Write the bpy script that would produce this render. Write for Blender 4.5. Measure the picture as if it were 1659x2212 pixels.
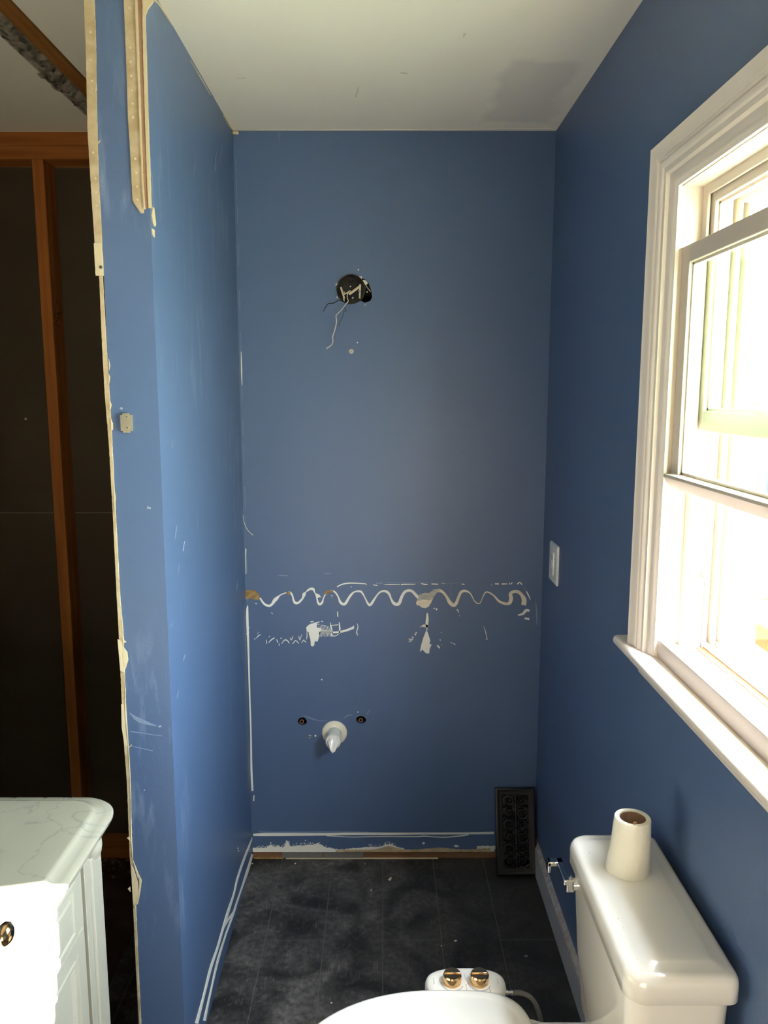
import bpy, bmesh, math, random
from mathutils import Vector, Matrix, noise
random.seed(7)
for o in list(bpy.data.objects): bpy.data.objects.remove(o)
SC = bpy.context.scene; COL = SC.collection
R = math.radians

# ------------------------------------------------------------------ camera
W, H, FPX = 1659, 2212, 1712.5
PITCH, YAW, CAMZ = R(8.59), R(.1), 1.64
cd = bpy.data.cameras.new('camera'); cam = bpy.data.objects.new('camera', cd); COL.objects.link(cam)
cd.sensor_fit = 'VERTICAL'; cd.sensor_height = 24; cd.lens = 24 * FPX / H; cd.clip_start = .02
cam.location = (0, 0, CAMZ); cam.rotation_euler = (R(90) - PITCH, 0, -YAW)
SC.camera = cam
FW = Vector((math.sin(YAW)*math.cos(PITCH), math.cos(YAW)*math.cos(PITCH), -math.sin(PITCH)))
RT = Vector((math.cos(YAW), -math.sin(YAW), 0)); UP = RT.cross(FW)
def P(px, py, ax, val):
    """point of the photograph (px,py) lying on the plane axis=val"""
    d = FW + RT*((px-829.5)/FPX) + UP*((1106-py)/FPX)
    o = Vector((0, 0, CAMZ)); return o + d*((val-o[ax])/d[ax])

# ------------------------------------------------------------------ world, sun, exposure
SKY, SUN = 62.0, 120.0
wd = bpy.data.worlds.new('sky'); SC.world = wd; wd.use_nodes = True
wn = wd.node_tree; bg = wn.nodes['Background']
bg.inputs[1].default_value = SKY
_tc = wn.nodes.new('ShaderNodeTexCoord'); _sx = wn.nodes.new('ShaderNodeSeparateXYZ'); wn.links.new(_tc.outputs['Generated'], _sx.inputs[0])
_rp = wn.nodes.new('ShaderNodeValToRGB'); wn.links.new(_sx.outputs[2], _rp.inputs[0]); wn.links.new(_rp.outputs[0], bg.inputs[0])
_e = _rp.color_ramp.elements; _e[0].position = 0; _e[0].color = (.62, .60, .55, 1); _e[1].position = .75; _e[1].color = (.90, 1.02, 1.18, 1)
_k = _e.new(.30); _k.color = (.76, .86, .98, 1)
sd = bpy.data.lights.new('sun', 'SUN'); sd.energy = SUN; sd.angle = R(.6); sd.color = (1, .90, .76)
so = bpy.data.objects.new('sun', sd); COL.objects.link(so)
so.rotation_euler = Vector((-1, -.24, -.50)).to_track_quat('-Z', 'Y').to_euler(); so.location = (6, 3, 5)
# added warm fill lamp behind the camera, tilted up to brighten the ceiling
hd = bpy.data.lights.new('fill_light', 'AREA'); hd.shape = 'RECTANGLE'; hd.size = .8; hd.size_y = .9; hd.energy = 17.0; hd.color = (1, .86, .66)
ho = bpy.data.objects.new('fill_light', hd); COL.objects.link(ho); ho.location = (-.1, -.6, .75); ho.rotation_euler = (R(128), 0, 0)
# portal: only guides the sky light through the window opening
pd = bpy.data.lights.new('window_portal', 'AREA'); pd.shape = 'RECTANGLE'; pd.size = .70; pd.size_y = 1.0; pd.cycles.is_portal = True
po = bpy.data.objects.new('window_portal', pd); COL.objects.link(po); po.location = (.72, 1.187, 1.56); po.rotation_euler = (0, R(90), 0)
vs = SC.view_settings; vs.view_transform = 'Standard'; vs.look = 'None'; vs.gamma = 1; vs.use_curve_mapping = False; vs.exposure = 0.32
SC.cycles.max_bounces = 14; SC.cycles.diffuse_bounces = 8; SC.cycles.transparent_max_bounces = 16
SC.cycles.sample_clamp_indirect = 8

# ------------------------------------------------------------------ materials
def lin(h):
    h = h.lstrip('#'); c = [int(h[i:i+2], 16)/255 for i in (0, 2, 4)]
    return tuple((x/12.92 if x <= .04045 else ((x+.055)/1.055)**2.4) for x in c) + (1,)
def mat(name, col, rough=.5, metal=0, bump=0, bscale=200, spec=.5, var=0, vscale=6, col2=None, stretch=None, coat=0, contrast=(.35, .65)):
    m = bpy.data.materials.new(name); m.use_nodes = True; nt = m.node_tree; b = nt.nodes['Principled BSDF']
    c = lin(col) if isinstance(col, str) else col
    b.inputs['Base Color'].default_value = c; b.inputs['Roughness'].default_value = rough
    b.inputs['Metallic'].default_value = metal; b.inputs['Specular IOR Level'].default_value = spec
    b.inputs['Coat Weight'].default_value = coat
    tc = nt.nodes.new('ShaderNodeTexCoord'); mp = nt.nodes.new('ShaderNodeMapping'); nt.links.new(tc.outputs['Object'], mp.inputs[0])
    if stretch: mp.inputs['Scale'].default_value = stretch
    if var:
        n = nt.nodes.new('ShaderNodeTexNoise'); n.inputs['Scale'].default_value = vscale; n.inputs['Detail'].default_value = 5
        nt.links.new(mp.outputs[0], n.inputs['Vector'])
        r = nt.nodes.new('ShaderNodeValToRGB'); r.color_ramp.elements[0].position, r.color_ramp.elements[1].position = contrast
        r.color_ramp.elements[0].color = c
        r.color_ramp.elements[1].color = (lin(col2) if col2 else tuple(min(1, x*(1+var)) for x in c[:3])+(1,))
        nt.links.new(n.outputs[0], r.inputs[0]); nt.links.new(r.outputs[0], b.inputs['Base Color'])
    if bump:
        n = nt.nodes.new('ShaderNodeTexNoise'); n.inputs['Scale'].default_value = bscale; n.inputs['Detail'].default_value = 3
        nt.links.new(mp.outputs[0], n.inputs['Vector'])
        bp = nt.nodes.new('ShaderNodeBump'); bp.inputs['Strength'].default_value = bump; bp.inputs['Distance'].default_value = .002
        nt.links.new(n.outputs[0], bp.inputs['Height']); nt.links.new(bp.outputs[0], b.inputs['Normal'])
    return m

def blue_paint(name='blue_eggshell_paint', lo=.55, hi=.80):
    m = mat(name, (.066, .110, .210, 1), .42, bump=.12, bscale=260, spec=.5)
    nt = m.node_tree; b = nt.nodes['Principled BSDF']; tc = nt.nodes['Texture Coordinate']
    # chalky rubbed scuffs plus painted-in reflection streaks, stretched down the wall
    mp = nt.nodes.new('ShaderNodeMapping'); mp.inputs['Scale'].default_value = (9, 9, 1.6); nt.links.new(tc.outputs['Object'], mp.inputs[0])
    n = nt.nodes.new('ShaderNodeTexNoise'); n.inputs['Scale'].default_value = 3; n.inputs['Detail'].default_value = 8; n.inputs['Roughness'].default_value = .62
    nt.links.new(mp.outputs[0], n.inputs['Vector'])
    r = nt.nodes.new('ShaderNodeValToRGB'); r.color_ramp.elements[0].position = lo; r.color_ramp.elements[1].position = hi
    nt.links.new(n.outputs[0], r.inputs[0])
    n2 = nt.nodes.new('ShaderNodeTexNoise'); n2.inputs['Scale'].default_value = 2.2; nt.links.new(tc.outputs['Object'], n2.inputs['Vector'])
    r2 = nt.nodes.new('ShaderNodeValToRGB'); r2.color_ramp.elements[0].position = .48; r2.color_ramp.elements[1].position = .66; nt.links.new(n2.outputs[0], r2.inputs[0])
    mu = nt.nodes.new('ShaderNodeMath'); mu.operation = 'MULTIPLY'; nt.links.new(r.outputs[0], mu.inputs[0]); nt.links.new(r2.outputs[0], mu.inputs[1])
    mx = nt.nodes.new('ShaderNodeMix'); mx.data_type = 'RGBA'; nt.links.new(mu.outputs[0], mx.inputs[0])
    mx.inputs[6].default_value = (.066, .110, .210, 1); mx.inputs[7].default_value = (.22, .29, .42, 1)
    nt.links.new(mx.outputs[2], b.inputs['Base Color'])
    return m

def floor_mat():
    m = mat('dusty_black_plank_vinyl', '#17181a', .38, spec=.25); nt = m.node_tree; b = nt.nodes['Principled BSDF']; tc = nt.nodes['Texture Coordinate']
    L = nt.links.new
    mp = nt.nodes.new('ShaderNodeMapping'); mp.inputs['Rotation'].default_value = (0, 0, R(90)); L(tc.outputs['Object'], mp.inputs[0])
    br = nt.nodes.new('ShaderNodeTexBrick'); L(mp.outputs[0], br.inputs['Vector'])
    br.inputs['Scale'].default_value = 1; br.inputs['Brick Width'].default_value = .92; br.inputs['Row Height'].default_value = .178
    br.inputs['Mortar Size'].default_value = .0013; br.inputs['Mortar Smooth'].default_value = .1; br.offset = .37
    def nz(scale, detail, st=(1, 1, 1), dist=0):
        q = nt.nodes.new('ShaderNodeMapping'); q.inputs['Scale'].default_value = st; L(tc.outputs['Object'], q.inputs[0])
        n = nt.nodes.new('ShaderNodeTexNoise'); n.inputs['Scale'].default_value = scale; n.inputs['Detail'].default_value = detail
        n.inputs['Distortion'].default_value = dist; L(q.outputs[0], n.inputs['Vector']); return n.outputs[0]
    def ramp(x, a, c):
        r = nt.nodes.new('ShaderNodeMapRange'); r.inputs[1].default_value = a; r.inputs[2].default_value = c; L(x, r.inputs[0]); return r.outputs[0]
    def math_(op, a, c):
        k = nt.nodes.new('ShaderNodeMath'); k.operation = op
        for i, v in enumerate((a, c)):
            if isinstance(v, (int, float)): k.inputs[i].default_value = v
            else: L(v, k.inputs[i])
        return k.outputs[0]
    big = ramp(nz(5, 6, dist=1.3), .40, .76); wipe = ramp(nz(17, 12, (1, 1, 1), dist=2.6), .50, .66); grain = ramp(nz(40, 6, (8, .55, 1)), .42, .78)
    sx = nt.nodes.new('ShaderNodeSeparateXYZ'); L(tc.outputs['Object'], sx.inputs[0])
    side = ramp(sx.outputs[0], .45, -.1)          # dust lies thicker away from the toilet side
    dust = math_('MULTIPLY', math_('ADD', math_('MULTIPLY', math_('MULTIPLY', big, ramp(nz(60, 8), .2, .7)), .75), math_('MULTIPLY', math_('MULTIPLY', wipe, grain), .55)), math_('ADD', math_('MULTIPLY', side, .75), .25))
    mx = nt.nodes.new('ShaderNodeMix'); mx.data_type = 'RGBA'; L(dust, mx.inputs[0]); mx.inputs[6].default_value = (.023, .0215, .0205, 1); mx.inputs[7].default_value = (.27, .25, .235, 1)
    m2 = nt.nodes.new('ShaderNodeMix'); m2.data_type = 'RGBA'; L(br.outputs['Fac'], m2.inputs[0]); L(mx.outputs[2], m2.inputs[6]); m2.inputs[7].default_value = (.11, .107, .105, 1)
    L(m2.outputs[2], b.inputs['Base Color']); L(math_('ADD', math_('MULTIPLY', dust, .3), .33), b.inputs['Roughness'])
    bp = nt.nodes.new('ShaderNodeBump'); bp.inputs['Strength'].default_value = .35; bp.inputs['Distance'].default_value = .002
    L(math_('SUBTRACT', grain, math_('MULTIPLY', br.outputs['Fac'], 3)), bp.inputs['Height']); L(bp.outputs[0], b.inputs['Normal'])
    return m

def marble_mat():
    m = mat('grey_veined_marble', '#d9dbd6', .12, coat=.2); nt = m.node_tree; b = nt.nodes['Principled BSDF']; tc = nt.nodes['Texture Coordinate']; L = nt.links.new
    n = nt.nodes.new('ShaderNodeTexNoise'); n.inputs['Scale'].default_value = 7; n.inputs['Detail'].default_value = 12; n.inputs['Distortion'].default_value = 1.0; L(tc.outputs['Object'], n.inputs['Vector'])
    r = nt.nodes.new('ShaderNodeValToRGB'); e = r.color_ramp.elements
    e[0].position = .485; e[0].color = (0, 0, 0, 1); e[1].position = .515; e[1].color = (0, 0, 0, 1); k = e.new(.5); k.color = (1, 1, 1, 1)
    L(n.outputs[0], r.inputs[0])
    n2 = nt.nodes.new('ShaderNodeTexNoise'); n2.inputs['Scale'].default_value = 6; n2.inputs['Detail'].default_value = 6; L(tc.outputs['Object'], n2.inputs['Vector'])
    m1 = nt.nodes.new('ShaderNodeMix'); m1.data_type = 'RGBA'; L(n2.outputs[0], m1.inputs[0]); m1.inputs[6].default_value = lin('#938c7d'); m1.inputs[7].default_value = lin('#a7a090')
    mu = nt.nodes.new('ShaderNodeMath'); mu.operation = 'MULTIPLY'; mu.inputs[1].default_value = .30; L(r.outputs[0], mu.inputs[0])
    m2 = nt.nodes.new('ShaderNodeMix'); m2.data_type = 'RGBA'; L(mu.outputs[0], m2.inputs[0]); L(m1.outputs[2], m2.inputs[6]); m2.inputs[7].default_value = lin('#5f6366')
    L(m2.outputs[2], b.inputs['Base Color']); return m

def ceiling_mat():
    m = mat('flat_ceiling_paint', '#f1ebdc', .85, bump=.08, bscale=120, spec=.2); nt = m.node_tree; b = nt.nodes['Principled BSDF']; tc = nt.nodes['Texture Coordinate']; L = nt.links.new
    # roller patch near the right back corner: greyer paint with shading coloured in
    n = nt.nodes.new('ShaderNodeTexNoise'); n.inputs['Scale'].default_value = 7; n.inputs['Detail'].default_value = 4; L(tc.outputs['Object'], n.inputs['Vector'])
    sx = nt.nodes.new('ShaderNodeSeparateXYZ'); L(tc.outputs['Object'], sx.inputs[0])
    def mth(op, a, c):
        k = nt.nodes.new('ShaderNodeMath'); k.operation = op; k.use_clamp = op == 'MINIMUM'
        for i, v in enumerate((a, c)):
            if isinstance(v, (int, float)): k.inputs[i].default_value = v
            else: L(v, k.inputs[i])
        return k.outputs[0]
    def box(o, c, hw):
        d = mth('ABSOLUTE', mth('SUBTRACT', o, c), 0); d = mth('ADD', d, mth('MULTIPLY', mth('SUBTRACT', n.outputs[0], .5), .12))
        r = nt.nodes.new('ShaderNodeMapRange'); r.inputs[1].default_value = hw; r.inputs[2].default_value = hw-.03; L(d, r.inputs[0]); return r.outputs[0]
    f = mth('MULTIPLY', box(sx.outputs[0], .40, .11), box(sx.outputs[1], 2.30, .24))
    f = mth('MULTIPLY', f, .38)
    mx = nt.nodes.new('ShaderNodeMix'); mx.data_type = 'RGBA'; L(f, mx.inputs[0]); mx.inputs[6].default_value = lin('#f1ebdc'); mx.inputs[7].default_value = lin('#bfbdb8')
    L(mx.outputs[2], b.inputs['Base Color']); return m

def wood_mat(name, a, c, st=(14, 14, .8), rough=.7):
    return mat(name, a, rough, bump=.25, bscale=30, spec=.25, var=1, vscale=3, col2=c, stretch=st, contrast=(.35, .68))

BLUE = blue_paint('blue_eggshell_paint', .70, .92); BLUEL = blue_paint('rubbed_sheen_blue_paint', .54, .80)
FLOOR = floor_mat(); MARBLE = marble_mat(); CEIL = ceiling_mat()
TRIM = mat('white_trim_enamel', '#e8ddd0', .30, bump=.04, bscale=60)
VINYL = mat('white_window_vinyl', '#cbbfb2', .35)
PORC = mat('glazed_white_porcelain', '#efeadd', .07, spec=.6, coat=.4)
SEATP = mat('white_seat_plastic', '#e8e3d6', .22)
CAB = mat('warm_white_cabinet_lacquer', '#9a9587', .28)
WHITE = mat('chalky_white_residue', '#e6e2d8', .8, bump=.4, bscale=220, spec=.2)
CREAM = mat('cream_adhesive_residue', '#d8cbb4', .8, bump=.4, bscale=160, var=1, vscale=25, col2='#e4dac6')
SMEAR = mat('grey_smeared_adhesive', '#b9b4a8', .7, bump=.5, bscale=60, var=1, vscale=30, col2='#8b8a86', stretch=(1, 1, 4))
KRAFT = mat('torn_kraft_paper', '#a5865a', .9, bump=.3, bscale=120, var=1, vscale=60, col2='#7f6440', spec=.1)
TAN = mat('tan_drywall_core', '#bfae90', .9, bump=.3, bscale=120, var=1, vscale=30, col2='#a89472', spec=.1)
TAN2 = mat('pale_joint_compound', '#cdbd9b', .85, bump=.2, bscale=90, spec=.1)
BROWNP = mat('brown_paper_edge', '#94755d', .9, bump=.3, bscale=150)
SCUFF = mat('pale_blue_scuff', (.17, .22, .33, 1), .7, bump=.3, bscale=200)
STEEL = mat('brushed_steel', '#bfb398', .36, .7, bump=.08, bscale=120)
CHROME = mat('polished_chrome', '#d8d8d8', .12, 1)
GOLD = mat('polished_gold', '#e6bf8c', .14, 1)
COPPER = mat('dull_copper', '#b98d70', .35, 1)
BLACKP = mat('black_plastic', '#080706', .35)
DARK = mat('cavity_dark', '#100d0a', .9)
IRON = mat('black_painted_register', '#0f1011', .42, bump=.15, bscale=80)
WHITEP = mat('white_plastic', '#e6e3da', .3)
WIREW = mat('white_wire_insulation', '#e0d6cc', .4); WIREB = mat('black_wire_insulation', '#0b0c0e', .4)
STUDW = wood_mat('stud_pine', '#a8672c', '#8a4f1f'); STUDD = wood_mat('rough_sill_wood', '#7f5d42', '#5f422c', st=(1, 14, 14))
STUDX = wood_mat('plate_pine', '#a8672c', '#8a4f1f', st=(.8, 14, 14)); STUDY = wood_mat('joist_pine', '#9c6a34', '#7c4c22', st=(14, .8, 14))
GREYB = mat('grey_cement_patch', '#6c6a66', .9, bump=.4, bscale=90)
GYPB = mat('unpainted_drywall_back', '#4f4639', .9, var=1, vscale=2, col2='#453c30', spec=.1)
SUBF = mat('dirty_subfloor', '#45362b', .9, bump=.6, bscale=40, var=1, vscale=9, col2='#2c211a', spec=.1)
DEBRIS = mat('plaster_dust_debris', '#5c4a3c', .95, bump=.6, bscale=60)
INSUL = mat('grey_mineral_wool', '#a39a8c', .95, bump=.9, bscale=90, var=1, vscale=38, col2='#4d463c', spec=.05)
PRIMER = mat('shaded_white_baseboard', '#a5a5a4', .5); DUSTY = mat('dusty_board_top', '#8e8680', .9, bump=.4, bscale=120, var=1, vscale=50, col2='#a8a39e')  # baseboard primer is white; its shadow is put into the grey
PAPER = mat('embossed_tissue', '#e6e2cf', .95, bump=1.0, bscale=85, spec=.05); CORE = mat('cardboard_core', '#8a6a50', .9)
DIRT = mat('brown_sill_dirt', '#6a4629', .95, bump=.6, bscale=140)
GASKET = mat('dark_track_gasket', '#6b5a78', .5)
BRAID = mat('braided_steel', '#8c877c', .35, .8, bump=.9, bscale=900)
GLASS = bpy.data.materials.new('window_glass'); GLASS.use_nodes = True
_n = GLASS.node_tree; _n.nodes.clear(); _o = _n.nodes.new('ShaderNodeOutputMaterial'); _t = _n.nodes.new('ShaderNodeBsdfTransparent'); _t.inputs[0].default_value = (.87, .94, .87, 1)
_g = _n.nodes.new('ShaderNodeBsdfGlossy'); _g.inputs['Roughness'].default_value = .02; _m = _n.nodes.new('ShaderNodeMixShader'); _m.inputs[0].default_value = .06
_n.links.new(_t.outputs[0], _m.inputs[1]); _n.links.new(_g.outputs[0], _m.inputs[2]); _n.links.new(_m.outputs[0], _o.inputs[0])
WRAP = mat('clear_plastic_wrap', '#e8e4dc', .15, bump=.9, bscale=35, coat=.5)

# ------------------------------------------------------------------ mesh helpers
def link(name, bm, m, parent=None, smooth=None, bevel=0, seg=2, loc=None, **tags):
    me = bpy.data.meshes.new(name)
    bmesh.ops.recalc_face_normals(bm, faces=bm.faces)
    bm.to_mesh(me); bm.free()
    for mm in (m if isinstance(m, (list, tuple)) else [m]): me.materials.append(mm)
    o = bpy.data.objects.new(name, me); COL.objects.link(o)
    if loc is not None:      # move the origin to the thing's place
        me.transform(Matrix.Translation(-Vector(loc))); o.location = loc
    if parent is not None:
        o.parent = parent; o.matrix_parent_inverse = Matrix.Translation(-parent.location)
    if bevel:
        b = o.modifiers.new('bevel', 'BEVEL'); b.width = bevel; b.segments = seg; b.limit_method = 'ANGLE'; b.angle_limit = R(40)
    if smooth or bevel:
        me.polygons.foreach_set('use_smooth', [True]*len(me.polygons))
        me.set_sharp_from_angle(angle=R(smooth if smooth else 35))
    for k, v in tags.items(): o[k] = v
    return o
def thing(name, label, cat, loc, group=None):
    o = bpy.data.objects.new(name, None); COL.objects.link(o); o.location = loc; o.empty_display_size = .05
    o['label'] = label; o['category'] = cat
    if group: o['group'] = group
    return o
def tag(o, label, cat, group=None):
    o['label'] = label; o['category'] = cat
    if group: o['group'] = group
    return o
def BM(): return bmesh.new()
def box(bm, x0, x1, y0, y1, z0, z1):
    v = [bm.verts.new((x, y, z)) for x in (x0, x1) for y in (y0, y1) for z in (z0, z1)]
    for f in ((0, 1, 3, 2), (4, 6, 7, 5), (0, 4, 5, 1), (2, 3, 7, 6), (0, 2, 6, 4), (1, 5, 7, 3)): bm.faces.new([v[i] for i in f])
    return bm
def prism(bm, pts, axis, a, b):
    """closed outline in the two other axes (in x,y,z order), extruded along axis from a to b"""
    def mk(p, t):
        q = list(p); q.insert(axis, t); return bm.verts.new(q)
    A = [mk(p, a) for p in pts]; B = [mk(p, b) for p in pts]; n = len(pts)
    bm.faces.new(A); bm.faces.new(B[::-1])
    for i in range(n): bm.faces.new((A[i], B[i], B[(i+1) % n], A[(i+1) % n]))
    return bm
def loft(bm, rings, cap=True):
    V = [[bm.verts.new(p) for p in r] for r in rings]; n = len(V[0])
    for a, b in zip(V, V[1:]):
        for i in range(n): bm.faces.new((a[i], a[(i+1) % n], b[(i+1) % n], b[i]))
    if cap: bm.faces.new(V[0][::-1]); bm.faces.new(V[-1])
    return bm
def lathe(bm, prof, origin, axis=(0, 0, 1), n=32, cap=True):
    q = Vector(axis).to_track_quat('Z', 'Y'); o = Vector(origin)
    rings = [[o + q @ Vector((r*math.cos(2*math.pi*i/n), r*math.sin(2*math.pi*i/n), h)) for i in range(n)] for r, h in prof]
    return loft(bm, rings, cap)
def catmull(pts, k=6):
    pts = [Vector(p) for p in pts]; out = []
    for i in range(len(pts)-1):
        p0, p1, p2, p3 = pts[max(i-1, 0)], pts[i], pts[i+1], pts[min(i+2, len(pts)-1)]
        for j in range(k):
            t = j/k; out.append(.5*((2*p1)+(p2-p0)*t+(2*p0-5*p1+4*p2-p3)*t*t+(3*p1-p0-3*p2+p3)*t**3))
    return out+[pts[-1]]
def tube(bm, pts, r, n=10, k=6, curve=True):
    pts = catmull(pts, k) if curve else [Vector(p) for p in pts]; rings = []; up = None
    for i, p in enumerate(pts):
        d = (pts[min(i+1, len(pts)-1)]-pts[max(i-1, 0)]).normalized()
        if up is None: up = d.orthogonal().normalized()
        up = (up-d*up.dot(d)).normalized(); s = d.cross(up)
        rr = r(i/(len(pts)-1)) if callable(r) else r
        rings.append([p+up*rr*math.cos(2*math.pi*j/n)+s*rr*math.sin(2*math.pi*j/n) for j in range(n)])
    return loft(bm, rings)
def rrect(x0, x1, y0, y1, r, n=8):
    rs = r if isinstance(r, (list, tuple)) else [r]*4; out = []
    for (cx, cy, a), q in zip(((x1, y1, 0), (x0, y1, 90), (x0, y0, 180), (x1, y0, 270)), rs):
        ox = cx-q if cx == x1 else cx+q; oy = cy-q if cy == y1 else cy+q
        for i in range(n+1):
            t = R(a+90*i/n); out.append((ox+q*math.cos(t), oy+q*math.sin(t)))
    return out
NORM = {0: Vector((-1, 0, 0)), 1: Vector((0, -1, 0)), 2: Vector((0, 0, 1)), 'L': Vector((1, 0, 0)), 'C': Vector((0, 0, -1))}
def planeof(pl): return {'back': (1, YB, NORM[1]), 'right': (0, XR, NORM[0]), 'left': (0, XL, NORM['L']), 'end': (1, YE, NORM[1]), 'floor': (2, 0., NORM[2]), 'ceil': (2, ZC, NORM['C'])}[pl]
def blob(bm, pts, pl, th=.001, base=.0):
    """flat patch with a thickness lying on a wall plane, outline read off the photograph"""
    ax, v, n = planeof(pl)
    if len(pts) < 3: return bm
    q = [P(x, y, ax, v) for x, y in pts]
    a = [bm.verts.new(p+n*base) for p in q]; b = [bm.verts.new(p+n*(base+th)) for p in q]; k = len(q)
    f = bm.faces.new(b)
    for i in range(k): bm.faces.new((a[i], a[(i+1) % k], b[(i+1) % k], b[i]))
    bmesh.ops.triangulate(bm, faces=[f]); return bm
def stroke(bm, pts, pl, th=.001, k=4, base=0.):
    """raised ribbon on a wall plane; pts = (px, py, width px)"""
    ax, v, n = planeof(pl); c = [Vector(p) for p in pts]
    c = catmull(c, k) if len(c) > 2 and k > 1 else c; L_, R_ = [], []
    for i, p in enumerate(c):
        d = (c[min(i+1, len(c)-1)]-c[max(i-1, 0)]).to_2d()
        if d.length < 1e-6: d = Vector((1, 0))
        d.normalize(); s = Vector((-d.y, d.x))*max(p.z, .4)*.5
        L_.append(P(p.x+s.x, p.y+s.y, ax, v)); R_.append(P(p.x-s.x, p.y-s.y, ax, v))
    rings = [[l+n*base, l+n*(base+th), r+n*(base+th), r+n*base] for l, r in zip(L_, R_)]
    return loft(bm, rings)
def spot(bm, x, y, r, pl, th=.001, n=7, j=.35):
    return blob(bm, [(x+r*(1+random.uniform(-j, j))*math.cos(2*math.pi*i/n), y+r*(1+random.uniform(-j, j))*math.sin(2*math.pi*i/n)) for i in range(n)], pl, th)

XL, XR, YB, YE, ZC = -.463, .537, 2.602, 1.652, 2.44
XE = -.560                     # outer face of the stub wall
def struct(name, bm, m, parent=None, **k):
    o = link(name, bm, m, parent, **k)
    if parent is None: o['kind'] = 'structure'
    return o

# ================================================================== SETTING
floor = struct('floor', box(BM(), -.765, .60, -1.2, 2.704, -.04, 0), FLOOR)
struct('floor', box(BM(), -3.0, -.765, -1.2, 2.72, -.05, -.004), SUBF)
ceiling = struct('ceiling', box(BM(), -.765, .70, -1.2, 2.72, ZC, ZC+.06), CEIL)
struct('ceiling', box(BM(), -3.0, -.868, -1.2, 2.72, ZC, ZC+.06), CEIL)
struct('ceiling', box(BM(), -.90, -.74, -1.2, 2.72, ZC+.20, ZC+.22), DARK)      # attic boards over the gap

# back wall: sheet of painted drywall with holes cut in it, irregular torn lower edge
HOLES = []
def hole_px(pts): HOLES.append([(q.x, q.z) for q in (P(x, y, 1, YB) for x, y in pts)])
hole_px([(758+32*math.cos(a), 625+32*math.sin(a)) for a in [R(t) for t in range(50, 305, 12)]] + [(780, 600), (790, 604), (797, 612), (802, 628), (804, 642), (800, 650), (788, 654)])
hole_px([(653+9.8*math.cos(R(t))*(1+.1*math.sin(3*R(t))), 1558+8.5*math.sin(R(t))) for t in range(0, 360, 24)])
hole_px([(780+10*math.cos(R(t))*(1+.1*math.sin(2*R(t)+1)), 1555+8.5*math.sin(R(t))) for t in range(0, 360, 24)])
def wall_back():
    bm = BM(); zb = .028
    outer = [(XL-.10, ZC), (XR+.012, ZC)] + [(x, zb+.003*noise.noise(Vector((x*40, 0, 0)))) for x in [XR+.012-(XR+.112-XL)*i/60 for i in range(61)]]
    edges = []; sides = []
    for loop in [outer]+HOLES:
        vs_ = [bm.verts.new((x, YB, z)) for x, z in loop]
        edges += [bm.edges.new((vs_[i], vs_[(i+1) % len(vs_)])) for i in range(len(vs_))]; sides.append(vs_)
    bmesh.ops.triangle_fill(bm, use_beauty=True, edges=edges)
    for vs_ in sides:
        w = [bm.verts.new(v.co+Vector((0, .013, 0))) for v in vs_]; n = len(vs_)
        for i in range(n): bm.faces.new((vs_[i], vs_[(i+1) % n], w[(i+1) % n], w[i]))
    return struct('wall_back', bm, BLUE)
wb = wall_back()
# stub wall on the left
def stub():
    bm = BM(); zs = [0+ZC*i/80 for i in range(81)]
    ring = []
    for z in zs:
        j = .0015*noise.noise(Vector((0, 0, z*9)))+.001-.0125*(1-z/ZC)
        ring.append([(XL, YE, z), (XL, YB+.0, z), (XE, YB, z), (XE+j, YE, z)])
    loft(bm, ring); return struct('wall_left', bm, BLUEL)
wl = stub()
# right wall with the window opening
OY0, OY1, OZ0, OZ1 = .85, 1.525, 1.10, 2.02
XO = .70
def wall_right():
    bm = BM()
    for y0, y1, z0, z1 in ((-1.2, OY0, 0, ZC), (OY1, YB+.12, 0, ZC), (OY0, OY1, 0, OZ0), (OY0, OY1, OZ1, ZC)): box(bm, XR, XO, y0, y1, z0, z1)
    bmesh.ops.remove_doubles(bm, verts=bm.verts, dist=1e-5)
    return struct('wall_right', bm, BLUE)
wr = wall_right()
struct('wall_near', box(BM(), -3.0, .70, -1.3, -1.2, 0, ZC), mat('cream_hall_paint', '#d9cfba', .7))
struct('wall_sun_block', box(BM(), -1.22, -1.12, -1.2, 1.40, 0, ZC), BLUE)  # added unseen wall; shields the dark room from sun and bounce
# old framed wall of the next room, bare drywall behind the studs
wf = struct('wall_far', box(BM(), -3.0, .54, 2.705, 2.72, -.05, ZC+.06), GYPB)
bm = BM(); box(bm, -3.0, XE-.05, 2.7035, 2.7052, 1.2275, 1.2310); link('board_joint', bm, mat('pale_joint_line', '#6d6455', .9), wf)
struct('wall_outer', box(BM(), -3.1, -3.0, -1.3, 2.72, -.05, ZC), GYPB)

# baseboard on the right wall, chamfered dusty top
bb = struct('baseboard_right', prism(BM(), [(XR, 0), (XR-.014, 0), (XR-.014, .086), (XR-.011, .092), (XR, .100)], 1, -1.1, YB), PRIMER)
link('dusty_top_edge', prism(BM(), [(XR-.0142, .0875), (XR-.0112, .0932), (XR, .1015), (XR, .099), (XR-.013, .086)], 1, -1.1, YB-.001), DUSTY, bb)

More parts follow.
